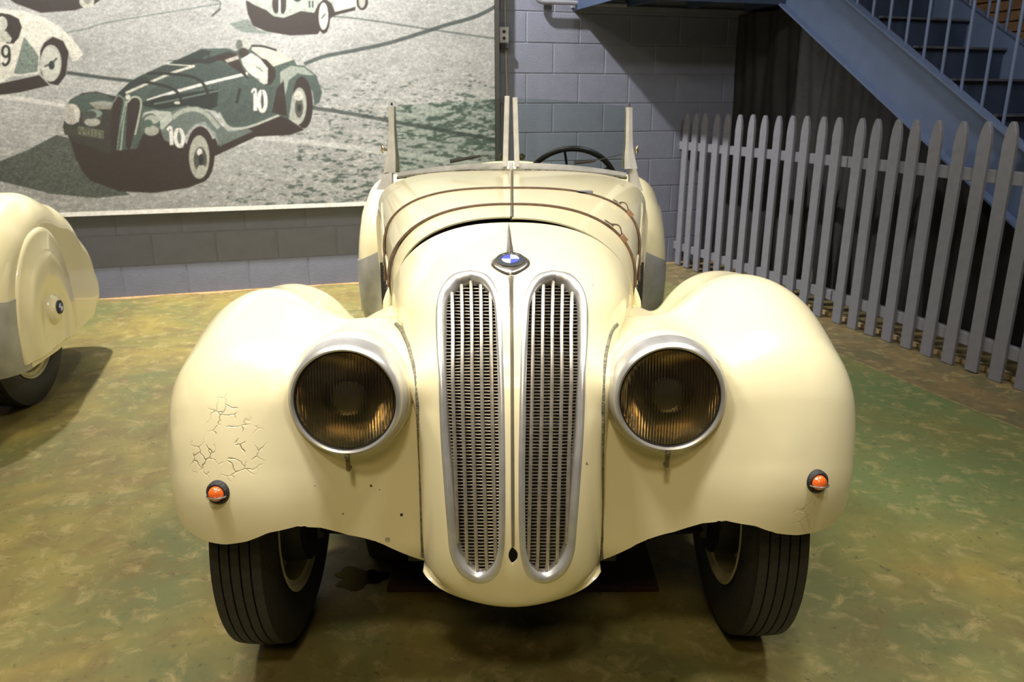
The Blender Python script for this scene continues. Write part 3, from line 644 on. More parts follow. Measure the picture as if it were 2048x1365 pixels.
# --- front wing as one blended surface (right side, x>0), mirrored for the left
chain=[(1.585,.40,.190),(1.598,.52,.194),(1.652,.635,.205),(1.80,.68,.205),(1.98,.65,.205),(2.25,.50,.19),(2.6,.36,.15),(2.95,.29,.10)]
XF=.541
SHEAR=[0.]
def wing_sdf(X,Y,Z):
    Zo=Z; Z=Z+SHEAR[0]*np.minimum(.5*(np.sqrt((.60-X)**2+.010)+(.60-X)),.3)*np.clip((Z-.55)/.2,0,1)*np.clip((Y-1.5)/.25,0,1)
    d=None; X0=X; X=np.where(X<XF,XF+(X-XF)*np.interp(Y,[1.5,1.8],[1.0,1.22]),X)
    for a,b in zip(chain[:-1],chain[1:]):
        q=rcone(X,Y,Z,(XF,a[0],a[1]),(XF,b[0],b[1]),a[2],b[2]); d=q if d is None else smin(d,q,.07)
    X=X0; Z=Zo; ax,ay,az=.325,1.46,.738
    pod=rcone(X,Y,Z,(ax,ay,az),(.355,2.05,.70),.108,.055)
    pod=smin(pod,rcone(X,Y,Z,(.235,1.72,.695),(.28,2.0,.735),.085,.06),.06)
    pod=np.maximum(pod,1.478-.16*(az-Z)*0-Y)
    c=(.31,1.70,.55); h=(.23,.19,.26); r=.10
    qx=np.abs(X-c[0])-h[0]+r; qy=np.abs(Y-c[1]+(X-.2)*.10)-h[1]+r; qz=np.abs(Z-c[2])-h[2]+r
    ap=np.sqrt(np.maximum(qx,0)**2+np.maximum(qy,0)**2+np.maximum(qz,0)**2)+np.minimum(np.maximum(qx,np.maximum(qy,qz)),0)-r
    return smin(smin(d,ap,.09),pod,.04)
WNET={}
for sd,sh in ((1,0.),(-1,.36)):
    SHEAR[0]=sh; WNET[sd]=surfnet(wing_sdf,(.10,1.30,.22),(.80,3.1,.92),.0095)
ze_x=[0,.186,.237,.280,.341,.392,.434,.488,.534,.584,.634,.687,.715,.747,.80]
ze_z=[.30,.332,.366,.394,.427,.466,.485,.483,.467,.457,.455,.460,.474,.496,.52]
SEAMZ=[.30,.337,.43,.52,.61,.70,.745,.775,.80,.83]; SEAMX=[.186,.186,.187,.187,.188,.195,.203,.222,.262,.30]
def wing_cut(V):
    x,y,z=V.T
    g1=z-np.interp(x,ze_x,ze_z)
    back=np.clip((y-2.0)/.5,0,1); g1=np.maximum(g1-(1-back)*0,(z-.24)*np.where(y>2.1,1,-1)+np.where(y>2.1,0,-9))  # tail may reach lower
    rr=np.hypot(y-1.794,z-.33)
    g2=np.where(x<.655,rr-.372,np.hypot(y-1.87,z-.28)-.335)
    g2=np.where((y<1.62)&(x<.655),1.,g2)
    g4=np.where(y<1.60,np.hypot(x-.325,z-.738)-.099,1.)
    g3=x-np.minimum(np.interp(z,SEAMZ,SEAMX),np.interp(y,[1.50,1.555,1.62,1.70,1.78,1.85,1.91,1.96],[.188,.194,.209,.234,.257,.274,.287,.30]))
    return np.minimum(np.minimum(g1,g2),np.minimum(g3,g4))
def wing(side):
    WV,WF=WNET[side]; CV,CF=clip(WV,WF,wing_cut(WV)); CV,CF=weld(CV,CF,.0022); CV=np.array(CV)
    V=CV*np.array([side,1,1])+(np.array([.019,0,0])*np.clip((CV[:,:1]-.35)/.3,0,1) if side<0 else 0); Fs=CF if side>0 else [tuple(f[::-1]) for f in CF]
    if side>0: V=V-np.array([.009,0,0])*np.clip((V[:,:1]-.35)/.3,0,1)+np.array([0,.03,.004])*np.clip((np.abs(V[:,0:1])-.2)/.4,0,1)
    o=meshobj('front_wing',V,Fs,PAINT,car); s=o.modifiers.new('s','SOLIDIFY'); s.thickness=.003; s.offset=-1
    return o,V,Fs
WG={}
for sd in (-1,1):
    o,V,Fs=wing(sd); WG[sd]=(o,BVHTree.FromPolygons([Vector(v) for v in V],Fs))
WG[-1][0]['label']='left front wing with cracked flaking lacquer'
WSY={}
def wing_y(x,z):
    ys=np.linspace(1.3,2.3,400); d=wing_sdf(np.full(400,x),ys,np.full(400,z)); i=np.argmax(d<0); return ys[i] if d[i]<0 else None
# --- nose shell
prof_c=[(1.42,.297),(1.398,.315),(1.384,.35),(1.378,.42),(1.386,.52),(1.408,.62),(1.443,.72),(1.487,.80),(1.545,.87),(1.61,.922),(1.70,.962),(1.82,.990),(1.95,1.01)]
edge_x=[.186,.186,.186,.187,.187,.189,.195,.21,.235,.258,.275,.288,.30]
edge_z=[.343,.353,.378,.43,.52,.61,.70,.765,.795,.808,.81,.805,.80]
edge_y=[1.475,1.47,1.47,1.47,1.485,1.51,1.555,1.62,1.70,1.78,1.85,1.91,1.955]
for i in range(1,9):
    yy=wing_y(edge_x[i]+.004,edge_z[i])
    if yy is not None and abs(yy-edge_y[i])<.12: edge_y[i]=yy
rows=catmull(np.array([list(prof_c[i])+[edge_x[i],edge_y[i],edge_z[i]] for i in range(len(prof_c))]),240)
NS=97; NP=[]
for r in rows:
    yc,zc,xe,ye,zed=r; n=2.35; row=[]
    for j in range(-(NS-1)//2-2,(NS-1)//2+3):
        half=(NS-1)//2; a=abs(j)/half; sg=1 if j>=0 else -1
        if a<=1:
            ph=a*PI/2; fx=math.sin(ph)**(2/n); fw=1-max(math.cos(ph),0)**(2/n)
            tt=min(max((zc-.72)/.2,0),1); tt=tt*tt*(3-2*tt); fz_=fw*tt+(fx**1.75)*(1-tt)
            row.append((sg*xe*fx,yc+(ye-yc)*fw,zc+(zed-zc)*fz_))
        else:
            k=abs(j)-half; row.append((sg*(xe-.003*k if zed<.6 else xe+.002*k),ye+.03*k,min(zed,zed-.10*k if zed>.75 else zed)))
    NP.append(row)
NV,NF=grid(NP); NF=[f[::-1] for f in NF]
nbvh=BVHTree.FromPolygons([Vector(v) for v in NV],NF)
def hit(bvh,px,py,off=0.):
    r=Vector(ray(px,py)).normalized(); loc,nor,i,d=bvh.ray_cast(Vector((0,0,CH)),r)
    if loc is None: return None,None
    if nor.dot(r)>0: nor=-nor
    return np.array(loc+nor*off),np.array(nor)
KO_in=[(939,554),(915,562),(897,580),(886,600),(883.5,646),(885,700),(889,760),(891.6,858),(900,963),(907.7,1055),(913,1101),(932,1134),(958.5,1151),(983,1138),(995,1105),(997.5,1055),(998,932),(996.5,840),(995.7,775),(991,645),(984.4,594),(965,563)]
KO_out=[(944,541),(908,548),(884,573),(873.5,608),(871.5,646),(873,700),(876,760),(880,858),(887,963),(894.5,1055),(901,1111),(922,1150),(958,1166),(992,1156),(1008,1117),(1012,1055),(1012.5,932),(1011.5,840),(1010,775),(1006,645),(999,590),(978,552)]
def dens(P,n): P=np.array(P+[P[0]],float); return catmull(P,n)[:-1]
def mirror(P): P=np.array(P); return P*np.array([-1,1,1])
def pts_on(P,off,side):
    out=[];nn=[]
    for a in P:
        p,nr=hit(nbvh,a[0],a[1],off)
        if p is None: p=out[-1];nr=nn[-1]
        out.append(p); nn.append(nr)
    out=np.array(out);nn=np.array(nn)
    if side>0: out=mirror(out)+np.array([.000,0,0]); nn=mirror(nn)
    return out,nn
def polydist(P,x,y):
    P=np.array(P); d=np.full(x.shape,1e9); ins=np.zeros(x.shape,bool); n=len(P)
    for k in range(n):
        a=P[k];b=P[(k+1)%n]; ba=b-a; t=np.clip(((x-a[0])*ba[0]+(y-a[1])*ba[1])/(ba@ba),0,1)
        d=np.minimum(d,np.hypot(x-a[0]-ba[0]*t,y-a[1]-ba[1]*t))
        if a[1]!=b[1]: ins^=((a[1]>y)!=(b[1]>y))&(x<(b[0]-a[0])*(y-a[1])/(b[1]-a[1])+a[0])
    return np.where(ins,-d,d)
NVm=np.array(NV); A_=NVm.copy(); A_[:,0]=-np.abs(A_[:,0]); qx,qy=proj(A_)
KID=[((x+KO_out[i][0])/2,(y+KO_out[i][1])/2) for i,(x,y) in enumerate(KO_in)]
g=polydist(dens(KID,80),qx,qy)
qx2,qy2=proj(NVm); g=np.minimum(g,np.hypot((qx2-1026)/9,(qy2-1110)/17)*9-9)
# refine the nose grid before cutting by using a dense grid
V2,F2=clip(NV,NF,g)
nose=meshobj('nose_shell',V2,F2,PAINT,car); s=nose.modifiers.new('s','SOLIDIFY'); s.thickness=.003; s.offset=-1
# --- kidneys
for sd in (-1,1):
    oi=dens(KO_in,120); oo_=dens(KO_out,120)
    Pi,Ni=pts_on(oi,.004,sd); Po,No=pts_on(oo_,.001,sd); Pm,Nm=pts_on((oi*.35+oo_*.65),.007,sd); Pb,_=pts_on(oi,-.022,sd)
    R=np.stack([Po,Pm,Pi,Pb],1); V,Fq=grid(R,closeu=True)
    if sd<0: Fq=[f[::-1] for f in Fq]
    kf=meshobj('kidney_frame',V,Fq,ALU,car); 
    # vertical slats
    top=[900.6,920.6,940.3,960,979.5]; 
    def sx(i,y): 
        x0=[882,900.6,920.6,940.3,960,979.5][i]
        k=np.interp(y,[575,840,1117],[0,1,2]); a=[882,900.6,920.6,940.3,960,979.5][i]; b=[885,904.6,923.5,943.5,963.5,984][i]; c=[893,911,930,950,971,990][i]
        return np.interp(y,[540,575,840,1117,1160],[a-1,a,b,c,c+2.5])
    dpoly=dens(KO_in,100)
    for i in range(1,6):
        ys=[y for y in np.arange(548,1158,8) if polydist(dpoly,np.array([sx(i,y)]),np.array([float(y)]))[0]<1.5]
        if len(ys)<4: continue
        P,_=pts_on([(sx(i,y),y) for y in ys],-.010,sd)
        m=MB(); m.tube(P,.0038,8); m.build('grille_slat',SLAT,kf)
    # radiator core rows
    m=MB(); yk=556.
    while yk<1152:
        xs=[x for x in np.arange(874,1010,6.) if polydist(dpoly,np.array([x]),np.array([yk]))[0]<7]
        if len(xs)>2:
            q=[(x,yk+rng.uniform(-.4,.4)) for x in xs]; P,_=pts_on(q,-.020,sd); m.tube(P,.0014,5)
        yk+=7.0
    c_=m.build('radiator_core',GMESH,kf); c_['kind']='stuff'
# dark box behind nose (radiator block)
m=MB(); 
for (yc,z) in ((1.47,.42),(1.50,.56),(1.55,.70),(1.65,.82)): m.box((0,yc+.07,z),(.15,.03,.085))
m.build('radiator_block',BLACK,car,False)
# crank hole ring
hp=[]; 
for t in np.linspace(0,2*PI,28,endpoint=False):
    p,n_=hit(nbvh,1026+11.5*math.cos(t),1110+20*math.sin(t),.001); hp.append(p)
m=MB(); m.tube(hp+[hp[0]],.0022,8,caps=False); m.build('crank_hole_rim',PAINT,car)
# centre chrome spine
sp_pts=[(1017.5,450,1.5),(1018,465,5.),(1019,485,8.),(1020,503,12.),(1020.5,520,14),(1021,545,16),(1022,556,11),(1022.5,575,7.),(1023,620,6.5),(1024,700,6.2),(1024.5,800,6),(1025,900,6),(1025.5,1000,6),(1026,1092,5.2)]
arr=catmull(np.array(sp_pts),110); V=[];Fq=[]
for (x,y,w) in arr:
    a,_=hit(nbvh,x-w,y,.0008); c,_=hit(nbvh,x,y,.0065 if w<7 else .006); b,_=hit(nbvh,x+w,y,.0008)
    V+=[a,c,b]
for i in range(len(arr)-1):
    for k in range(2): Fq.append((3*i+k,3*i+k+1,3*i+k+4,3*i+k+3))
spn=meshobj('chrome_spine',V,[f[::-1] for f in Fq],SPINE,car,smooth=False)
sd_=spn.modifiers.new('s','SOLIDIFY'); sd_.thickness=.001
# badge
bc,bn=hit(nbvh,1021,527,.0); 
bn=bn/np.linalg.norm(bn); bx=np.array([1.,0,0]); by=np.cross(bn,bx); by/=np.linalg.norm(by)
if by[2]<0: by=-by
def bpt(u,v,h): return bc+bx*u+by*v+bn*h
# escutcheon: pear outline
q=np.linspace(0,2*PI,48,endpoint=False); oc=[]
for t in q:
    r=.043+.010*max(0,-math.sin(t))**4; x=r*math.cos(t); y=r*.95*math.sin(t)
    if math.sin(t)<0: x*= (1-.3*(-math.sin(t))**3)
    oc.append((x,y-.004))
V=[bpt(x,y,-.004) for x,y in oc]+[bpt(x*.98,y*.98,.0045) for x,y in oc]+[bpt(x*.80,y*.80,.008) for x,y in oc]+[bpt(0,-.002,.008)]
nq=len(q); Fq=[(i,(i+1)%nq,nq+(i+1)%nq,nq+i) for i in range(nq)]+[(nq+i,nq+(i+1)%nq,2*nq+(i+1)%nq,2*nq+i) for i in range(nq)]+[(2*nq+i,2*nq+(i+1)%nq,3*nq) for i in range(nq)]
bg=meshobj('badge_mount',V,Fq,CHROME,car)
def disc(r0,r1,h,a0=0,a1=2*PI,n=48,th=.001):
    m=MB(); V=[];Fq=[]
    for k in range(n+1):
        a=a0+(a1-a0)*k/n
        for (r,hh) in ((r0,h),(r1,h),(r1,h-th*2)): V.append(bpt(r*math.cos(a),r*math.sin(a),hh))
    for k in range(n):
        Fq+= [(3*k,3*k+1,3*k+4,3*k+3),(3*k+1,3*k+2,3*k+5,3*k+4)]
    m.add(V,Fq); return m
rd=disc(.0,.0295,.0105).build('roundel',BADGE,bg); 
disc(.0290,.0305,.0112).build('roundel_rim',CHROME,rd)
for k in range(4): disc(.0002,.0188,.0114,k*PI/2,(k+1)*PI/2,14,.0003).build('quadrant',WHITE if k%2==0 else BLUE,rd)
def text_mesh(s,size):
    c=bpy.data.curves.new('t','FONT'); c.body=s; c.size=size; c.align_x='CENTER'; c.extrude=.0002; c.resolution_u=3; c.offset=size*.02
    o=bpy.data.objects.new('t',c); COL.objects.link(o); bpy.context.view_layer.update()
    me=bpy.data.meshes.new_from_object(o.evaluated_get(bpy.context.evaluated_depsgraph_get())); bpy.data.objects.remove(o); return me
for ch,ang in (('B',128),('M',90),('W',52)):
    me=text_mesh(ch,.0088); a=math.radians(ang); ra=.0208
    V=[]
    for v in me.vertices:
        u,w=v.co.x*1.25,v.co.y; cx=math.cos(a-PI/2);sx_=math.sin(a-PI/2)
        V.append(bpt(ra*math.cos(a)+u*cx-w*sx_,ra*math.sin(a)+u*sx_+w*cx,.0112+v.co.z))
    meshobj('letter',V,[tuple(p.vertices) for p in me.polygons],SILVER,rd,False)
# seam welts between nose and wings
for sd,SP in ((-1,[(792,650),(803,662),(814,685),(825,715),(833,755),(838,820),(841,900),(843,980),(845,1060),(847,1149)]),(1,[(1232,650),(1222,662),(1214,690),(1208,725),(1205,790),(1203,870),(1202,950),(1202,1030),(1203,1137)])):
    P=[]
    for x,y in catmull(np.array(SP,float),46):
        best=None
        for bv in (nbvh,WG[sd][1]):
            h_,n_=hit(bv,x,y,.0015)
            if h_ is not None and (best is None or h_[1]<best[1]): best=h_
        if best is not None and (not P or abs(best[1]-P[-1][1])<.05): P.append(best)
    P=np.array(P)
    for _ in range(4): P[1:-1]=(P[:-2]+2*P[1:-1]+P[2:])/4
    m=MB(); m.tube(P,.0048,8); m.build('wing_welt',GASK,car)
# --- headlamps
for sd,(hx,hy) in ((-1,(690,803)),(1,(1340,797))):
    hc=aty(hx,hy,1.452 if sd<0 else 1.462); ax_=np.array([sd*.0,-1,.10]); ax_/=np.linalg.norm(ax_)
    hl=empty('headlamp',tuple(hc)); setp(hl,car); hl.location=hc; 
    def loc_build(m,name,mat): return m.build(name,mat,hl)
    m=MB(); m.lathe([(-.060,.1205),(-.034,.1200),(-.018,.1165),(-.004,.1125),(.004,.1085),(.007,.104),(.005,.1005),(.0,.0985),(-.012,.098)],72,hc,ax_); loc_build(m,'bezel',ALU)
    m=MB(); m.lathe([(-.022,.112),(-.040,.1220),(-.062,.1275),(-.11,.120)],72,hc,ax_); loc_build(m,'lamp_bucket',PAINT)
    m=MB(); m.lathe([(-.002,.1005),(.003,.0985),(.0,.0965),(-.004,.0965)],72,hc,ax_,closed=True); loc_build(m,'lens_gasket',DARK)
    m=MB(); pr=[(-.004-.085*(1-(r/.098)**2),r) for r in np.linspace(.002,.098,18)]; m.lathe(pr,48,hc,ax_); loc_build(m,'reflector',MIRR)
    m=MB(); m.lathe([(-.088,.010),(-.045,.012),(-.040,.016),(-.036,.014),(-.034,.001)],20,hc,ax_); loc_build(m,'bulb',DARK)
    m=MB(); m.lathe([(-.05,.030),(-.030,.034),(-.026,.030),(-.024,.001)],28,hc,ax_); loc_build(m,'bulb_shield',simple('shield_metal',(.30,.27,.2),.3,.9))
    # fluted lens
    t1=np.array([1.,0,0]); t2=np.cross(t1,ax_); t2/=np.linalg.norm(t2); 
    if t2[2]<0: t2=-t2
    nx,nz_=280,36; gx=np.linspace(-.099,.099,nx); gz=np.linspace(-.099,.099,nz_); V=[];R=[]
    for a in gx:
        for b in gz:
            rr=math.hypot(a,b); dome=.012*(1-(rr/.1)**2); inner=max(0,1-((rr/.045)**4)) if b<-.005 else 0
            fl=.0020*abs(math.cos(PI*a/.0058)); 
            V.append(hc+t1*a+t2*b+ax_*(dome+fl-.002)); R.append(.0972-rr)
    Fq=[(i*nz_+j,(i+1)*nz_+j,(i+1)*nz_+j+1,i*nz_+j+1) for i in range(nx-1) for j in range(nz_-1)]
    V,Fq=clip(V,Fq,R); meshobj('fluted_lens',V,Fq,LENS,hl,True)
    m=MB(); m.lathe([(.0062,.0062),(.0075,.0068),(.0062,.0076)],20,hc+t2*(-.074),ax_); m.lathe([(.0065,.0028),(.0078,.0032),(.0065,.0038)],14,hc+t2*(-.074),ax_); loc_build(m,'embossed_mark',LENS)
    m=MB(); p=hc+t2*(-.1115)+ax_*.004; m.lathe([(-.01,.0045),(.004,.0045),(.005,.001)],12,p,ax_); m.box(hc+t2*-.128+ax_*-.004,(.004,.003,.014)); m.lathe([(-.012,.005),(.0,.005),(.003,.001)],12,hc+t2*-.142+ax_*-.006,ax_); loc_build(m,'clamp_screw',DBRASS)
# --- indicators
for sd,(ix,iy) in ((-1,(437,985)),(1,(1633,963))):
    p,n_=hit(WG[sd][1],ix,iy,0); n_=n_*.5+np.array([0,-1,.0])*.5; n_/=np.linalg.norm(n_)
    e=empty('indicator_lamp',tuple(p)); setp(e,car); e.location=p
    m=MB(); m.lathe([(-.012,.024),(.004,.0235),(.008,.021),(.010,.0185),(.006,.001)],32,p,n_); m.build('rubber_base',RUBBER,e)
    m=MB(); pr=[(.008+.015*math.sqrt(max(0,1-(r/.0158)**2)),r) for r in np.linspace(.0158,.0005,10)]; m.lathe(pr,28,p,n_); m.build('amber_lens',RED,e)
    t1=np.cross(n_,[0,0,1.]); t1/=np.linalg.norm(t1); t2=np.cross(t1,n_)
    arc=[p+n_*(.009+.0175*math.sin(a))+t1*(.0185*math.cos(a))-t2*.004 for a in np.linspace(0,PI,20)]
    m=MB(); m.tube(arc,.0016,8); m.build('chrome_band',CHROME,e)
# small fixings on the left wing
for (x,y,r,mt) in ((742,972,.0022,DARK),(803,1030,.0030,BLACK),(775,1080,.0055,ALU),):
    p,n_=hit(WG[-1][1],x,y,0)
    if p is not None:
        m=MB(); m.lathe([(-.003,r),(.0012,r),(.0018,r*.6),(.0019,.0003)],14,p,n_); m.build('screw',mt,car)
# --- bonnet, cowl
def hood_sec(y):
    t=(y-1.96)/(3.2-1.96); t=max(t,0)
    w=.304+(.532-.304)*(t**1.12); top=1.018+.013*min(t,1.1); n=2.15+1.2*min(t,1); sh=.80+.06*min(t,1); 
    return w,top,n,sh
def hood_row(y,side,off=0.,m=26):
    w,top,n,sh=hood_sec(y); row=[]
    for k in range(m+1):
        ph=k/m*PI/2; fx=math.sin(ph)**(2/n); fz=max(math.cos(ph),0)**(2/n)
        row.append((side*(w+off)*fx,y,sh+(top+off-sh)*fz))
    for z in np.linspace(sh,.46,10)[1:]: row.append((side*(w+off+.012*(sh-z)),y,z))
    return row
def hood_pt(y,px,off=.004,side=-1):
    """point on the bonnet at station y that is seen at photo column px"""
    best=None
    row=np.array(hood_row(y,side,off,120)); a,b=proj(row); i=np.argmin(np.abs(a-px)+ (np.arange(len(a))>150)*0); return row[i]
for sd in (-1,1):
    y0=1.985 if sd<0 else 1.968
    R=[hood_row(y,sd) for y in np.linspace(y0,3.02,40)]
    if sd<0: R=[[(x,y+.10*min(abs(x)/.3,1)**2*math.exp(-((r_[0][1]-y0)/.12)),z) for x,y,z in r_] for r_ in R]
    V,Fq=grid(R); Fq=Fq if sd<0 else [f[::-1] for f in Fq]
    o=meshobj('bonnet_panel',V,Fq,PAINT,car); s=o.modifiers.new('s','SOLIDIFY'); s.thickness=.004; s.offset=-1
R=[hood_row(y,-1)[::-1]+hood_row(y,1)[1:] for y in np.linspace(3.024,3.18,8)]
V,Fq=grid(R); o=meshobj('cowl',V,[f[::-1] for f in Fq],PAINT,car); s=o.modifiers.new('s','SOLIDIFY'); s.thickness=.004; s.offset=-1
# black strip added inside nose/bonnet joint to block light and darken the gap
m=MB(); R=[]
for y in (1.93,2.02):
    R.append([ (x*.965,yy,z-.012) for x,yy,z in hood_row(y,-1)[::-1]+hood_row(y,1)[1:]])
V,Fq=grid(R); meshobj('joint_light_blocker',V,Fq,BLACK,car)
# hinge spine
m=MB(); m.tube([(0,y,hood_sec(y)[1]+.001) for y in np.linspace(1.975,3.2,14)],.0058,8); m.build('bonnet_hinge',DBRASS,car)
# side beads, louvres, teardrop handles
for sd in (-1,1):
    for (z0,z1,ya,yb) in ((.83,.93,2.55,3.05),(.775,.86,2.25,2.95),(.71,.77,2.35,3.0)):
        P=[]
        for y in np.linspace(ya,yb,14):
            w,top,n,sh=hood_sec(y); z=z0+(z1-z0)*(y-ya)/(yb-ya)
            if z>sh: fz=(z-sh)/(top-sh); x=w*(1-fz**n)**(1/n)
            else: x=w+.012*(sh-z)
            P.append((sd*(x+.001),y,z))
        m=MB(); m.tube(P,[.002]+[.0075]*12+[.002],8); m.build('raised_bead',PAINT,car)
    for k in range(12):
        y=2.30+k*.052; w,top,n,sh=hood_sec(y); m=MB(); 
        P=[(sd*(w+.012*(sh-z)+.004),y+ (.03*(z-.6)),z) for z in np.linspace(.56,.745,6)]
        m.tube(P,[.003,.008,.009,.009,.008,.003],8,flat=.6); lv=m.build('louvre',PAINT,car)
        m=MB(); m.box((sd*(w+.010),y-.014,.655),(.004,.007,.078)); m.build('louvre_slot',BLACK,lv,False)
    w,top,n,sh=hood_sec(2.10); m=MB(); c=(sd*(w+.006),2.08,.775)
    m.tube([(c[0],c[1],c[2]+.045),(c[0]+sd*.002,c[1]-.004,c[2]+.03),(c[0]+sd*.004,c[1]-.006,c[2]+.008),(c[0]+sd*.004,c[1]-.006,c[2]-.012),(c[0]+sd*.002,c[1]-.003,c[2]-.024),(c[0],c[1],c[2]-.028)],[.001,.006,.012,.0135,.009,.001],14); m.build('teardrop_handle',PAINT,car)
# straps over the bonnet
def strap(yy,yside,dz_end,name='leather_strap'):
    P=[];U=[]
    rowL=np.array(hood_row(yy,-1,.0035,60)[::-1]); rowR=np.array(hood_row(yy,1,.0035,60)[1:]); row=np.vstack([rowL,rowR])
    row=row[(row[:,2]>dz_end)]
    row[:,1]+=yside*np.clip((1.0-row[:,2])/.4,0,1)
    T=np.gradient(row,axis=0); T/=np.linalg.norm(T,axis=1)[:,None]; Nn=np.cross(T,[0,1,0]); Nn/=np.linalg.norm(Nn,axis=1)[:,None]
    if Nn[len(Nn)//2][2]<0: Nn=-Nn
    V=[];Fq=[]
    for p,n_ in zip(row,Nn):
        for dy,h in ((-.011,-.002),(-.011,.0050),(.011,.0050),(.011,-.002)): V.append(p+np.array([0,dy,0])+n_*h)
    for i in range(len(row)-1):
        for k in range(4): Fq.append((4*i+k,4*i+(k+1)%4,4*i+4+(k+1)%4,4*i+4+k))
    return meshobj(name,V,Fq,LEATH,car,True,auto=40),row
s1,r1=strap(2.20,-.03,.60); s2,r2=strap(2.585,-.04,.56)
def buckle(row,xa,strp,big):
    i=np.argmin(np.abs(row[:,0]-xa)); p=row[i]; t=row[i+2]-row[i-2]; t/=np.linalg.norm(t); nn=np.cross(t,[0,1,0]); nn/=np.linalg.norm(nn)
    if nn[2]<0: nn=-nn
    Pn=[]
    for k in range(0,34):
        q=row[min(i+k,len(row)-1)]; tt=row[min(i+k+1,len(row)-1)]-row[min(i+k,len(row)-1)-1]; tt/=np.linalg.norm(tt)+1e-9; n2=np.cross(tt,[0,1,0]); n2/=np.linalg.norm(n2)+1e-9
        if np.dot(n2,nn)<0: n2=-n2
        Pn.append(q+n2*(.004+.016*math.exp(-((k-4)/3.)**2))+np.array([0,.004,0]))
    m=MB(); 
    for k in range(len(Pn)): pass
    V=[];Fq=[]
    for q in Pn:
        for dy,h in ((-.008,-.0015),(-.008,.0015),(.008,.0015),(.008,-.0015)): V.append(q+np.array([0,dy,0])+nn*h)
    for a in range(len(Pn)-1):
        for k in range(4): Fq.append((4*a+k,4*a+(k+1)%4,4*a+4+(k+1)%4,4*a+4+k))
    meshobj('strap_tail',V,Fq,LEATH,strp,True,auto=40)
    c=p+nn*.009; m=MB(); cor=[c+t*a+np.array([0,b,0]) for a,b in ((-.012,-.014),(.012,-.014),(.012,.014),(-.012,.014),(-.012,-.014))]; m.tube(cor,.0022,8); m.tube([c+np.array([0,-.014,0])-t*.002,c+np.array([0,.014,0])-t*.002],.0018,6); m.tube([c-t*.002,c+t*.016+nn*.004],.0016,6); m.build('buckle',CHROME,strp)
    kp=row[i+9]; t2=row[i+11]-row[i+7]; t2/=np.linalg.norm(t2); n2=np.cross(t2,[0,1,0]); n2*=np.sign(np.dot(n2,nn)); n2/=np.linalg.norm(n2)
    m=MB(); m.box(kp+n2*.006,(.011,.012,.007),np.stack([t2,np.array([0,1.,0]),n2],1)); m.build('strap_keeper',LEATH2,strp,False,bevel=.002)
buckle(r1,.262,s1,1); buckle(r2,.335,s2,0)
i=np.argmin(np.abs(r2[:,0]-.235)); m=MB(); m.box(r2[i]+np.array([0,0,.005]),(.026,.011,.004)); m.build('tape_wrap',FENCE,s2,False,bevel=.001)
# strap end loops and spring hooks
for sd in (-1,1):
    for row,strp in ((r1,s1),(r2,s2)):
        p=row[0] if sd<0 else row[-1]
        m=MB(); q=np.linspace(0,2*PI,18); m.tube([p+np.array([sd*.004,.008*math.cos(a),-.018+.022*math.sin(a)]) for a in q],.003,6,caps=False); m.tube([p+np.array([sd*.004,0,-.04]),p+np.array([sd*.002,0,-.075])],.004,6); m.build('strap_loop',CHROME if sd>0 else DARK,strp)
# --- body tub, tail
def body_w(y): return np.interp(y,[3.2,3.6,4.2,4.8,5.3,5.6],[.535,.58,.56,.42,.22,.06])
def body_top(y): return np.interp(y,[3.2,3.35,3.7,4.4,4.7,5.1,5.6],[1.005,.97,.90,.90,.955,.84,.45])
ys=np.linspace(3.212,5.6,48); R=[]
for y in ys:
    w=body_w(y); top=body_top(y); n=np.interp(y,[4.2,4.7],[3.,2.1]); row=[]
    zb=.34 if y<4.8 else .34+(y-4.8)*.12
    for k in range(-40,41):
        a=abs(k)/40; sg=1 if k>=0 else -1
        if a<=.62:
            ph=a/.62*PI/2; fx=math.sin(ph)**(2/n); fz=max(math.cos(ph),0)**(2/n); row.append((sg*w*fx,y,top-.2*(top/1.0)+.2*(top/1.0)*fz))
        else: t=(a-.62)/.38; row.append((sg*(w-.05*t*t),y,(top-.2*top)*(1-t)+zb*t))
    R.append(row)
V,Fq=grid(R); V=np.array(V); g=np.maximum(.70-V[:,2],np.hypot(np.maximum(np.abs(V[:,0])-.30,0)/.16,np.maximum(np.abs(V[:,1]-3.92)-.40,0)/.2)-1)
V,Fq=clip(V,Fq,g); o=meshobj('body_tub',V,[f[::-1] for f in Fq],PAINT,car); s=o.modifiers.new('s','SOLIDIFY'); s.thickness=.012; s.offset=-1
m=MB(); m.box((0,4.0,.36),(.50,.75,.02)); m.build('cockpit_floor',DARK,car,False)
m=MB(); m.box((0,3.33,.62),(.48,.02,.26)); m.build('dashboard',SEAT,car,False)
for sx_ in (-.23,.23):
    m=MB(); m.box((sx_,4.05,.50),(.19,.22,.06)); m.box((sx_,4.32,.68),(.19,.06,.20)); m.build('seat',SEAT,car,True,bevel=.03)
m=MB(); m.box((0,3.2,.42),(.46,1.3,.02)); m.build('chassis_floor',BLACK,car,False)
# running boards
for sd in (-1,1):
    m=MB(); m.box((sd*.60,3.35,.27),(.09,.55,.012)); m.build('running_board',PAINT,car,False,bevel=.005)
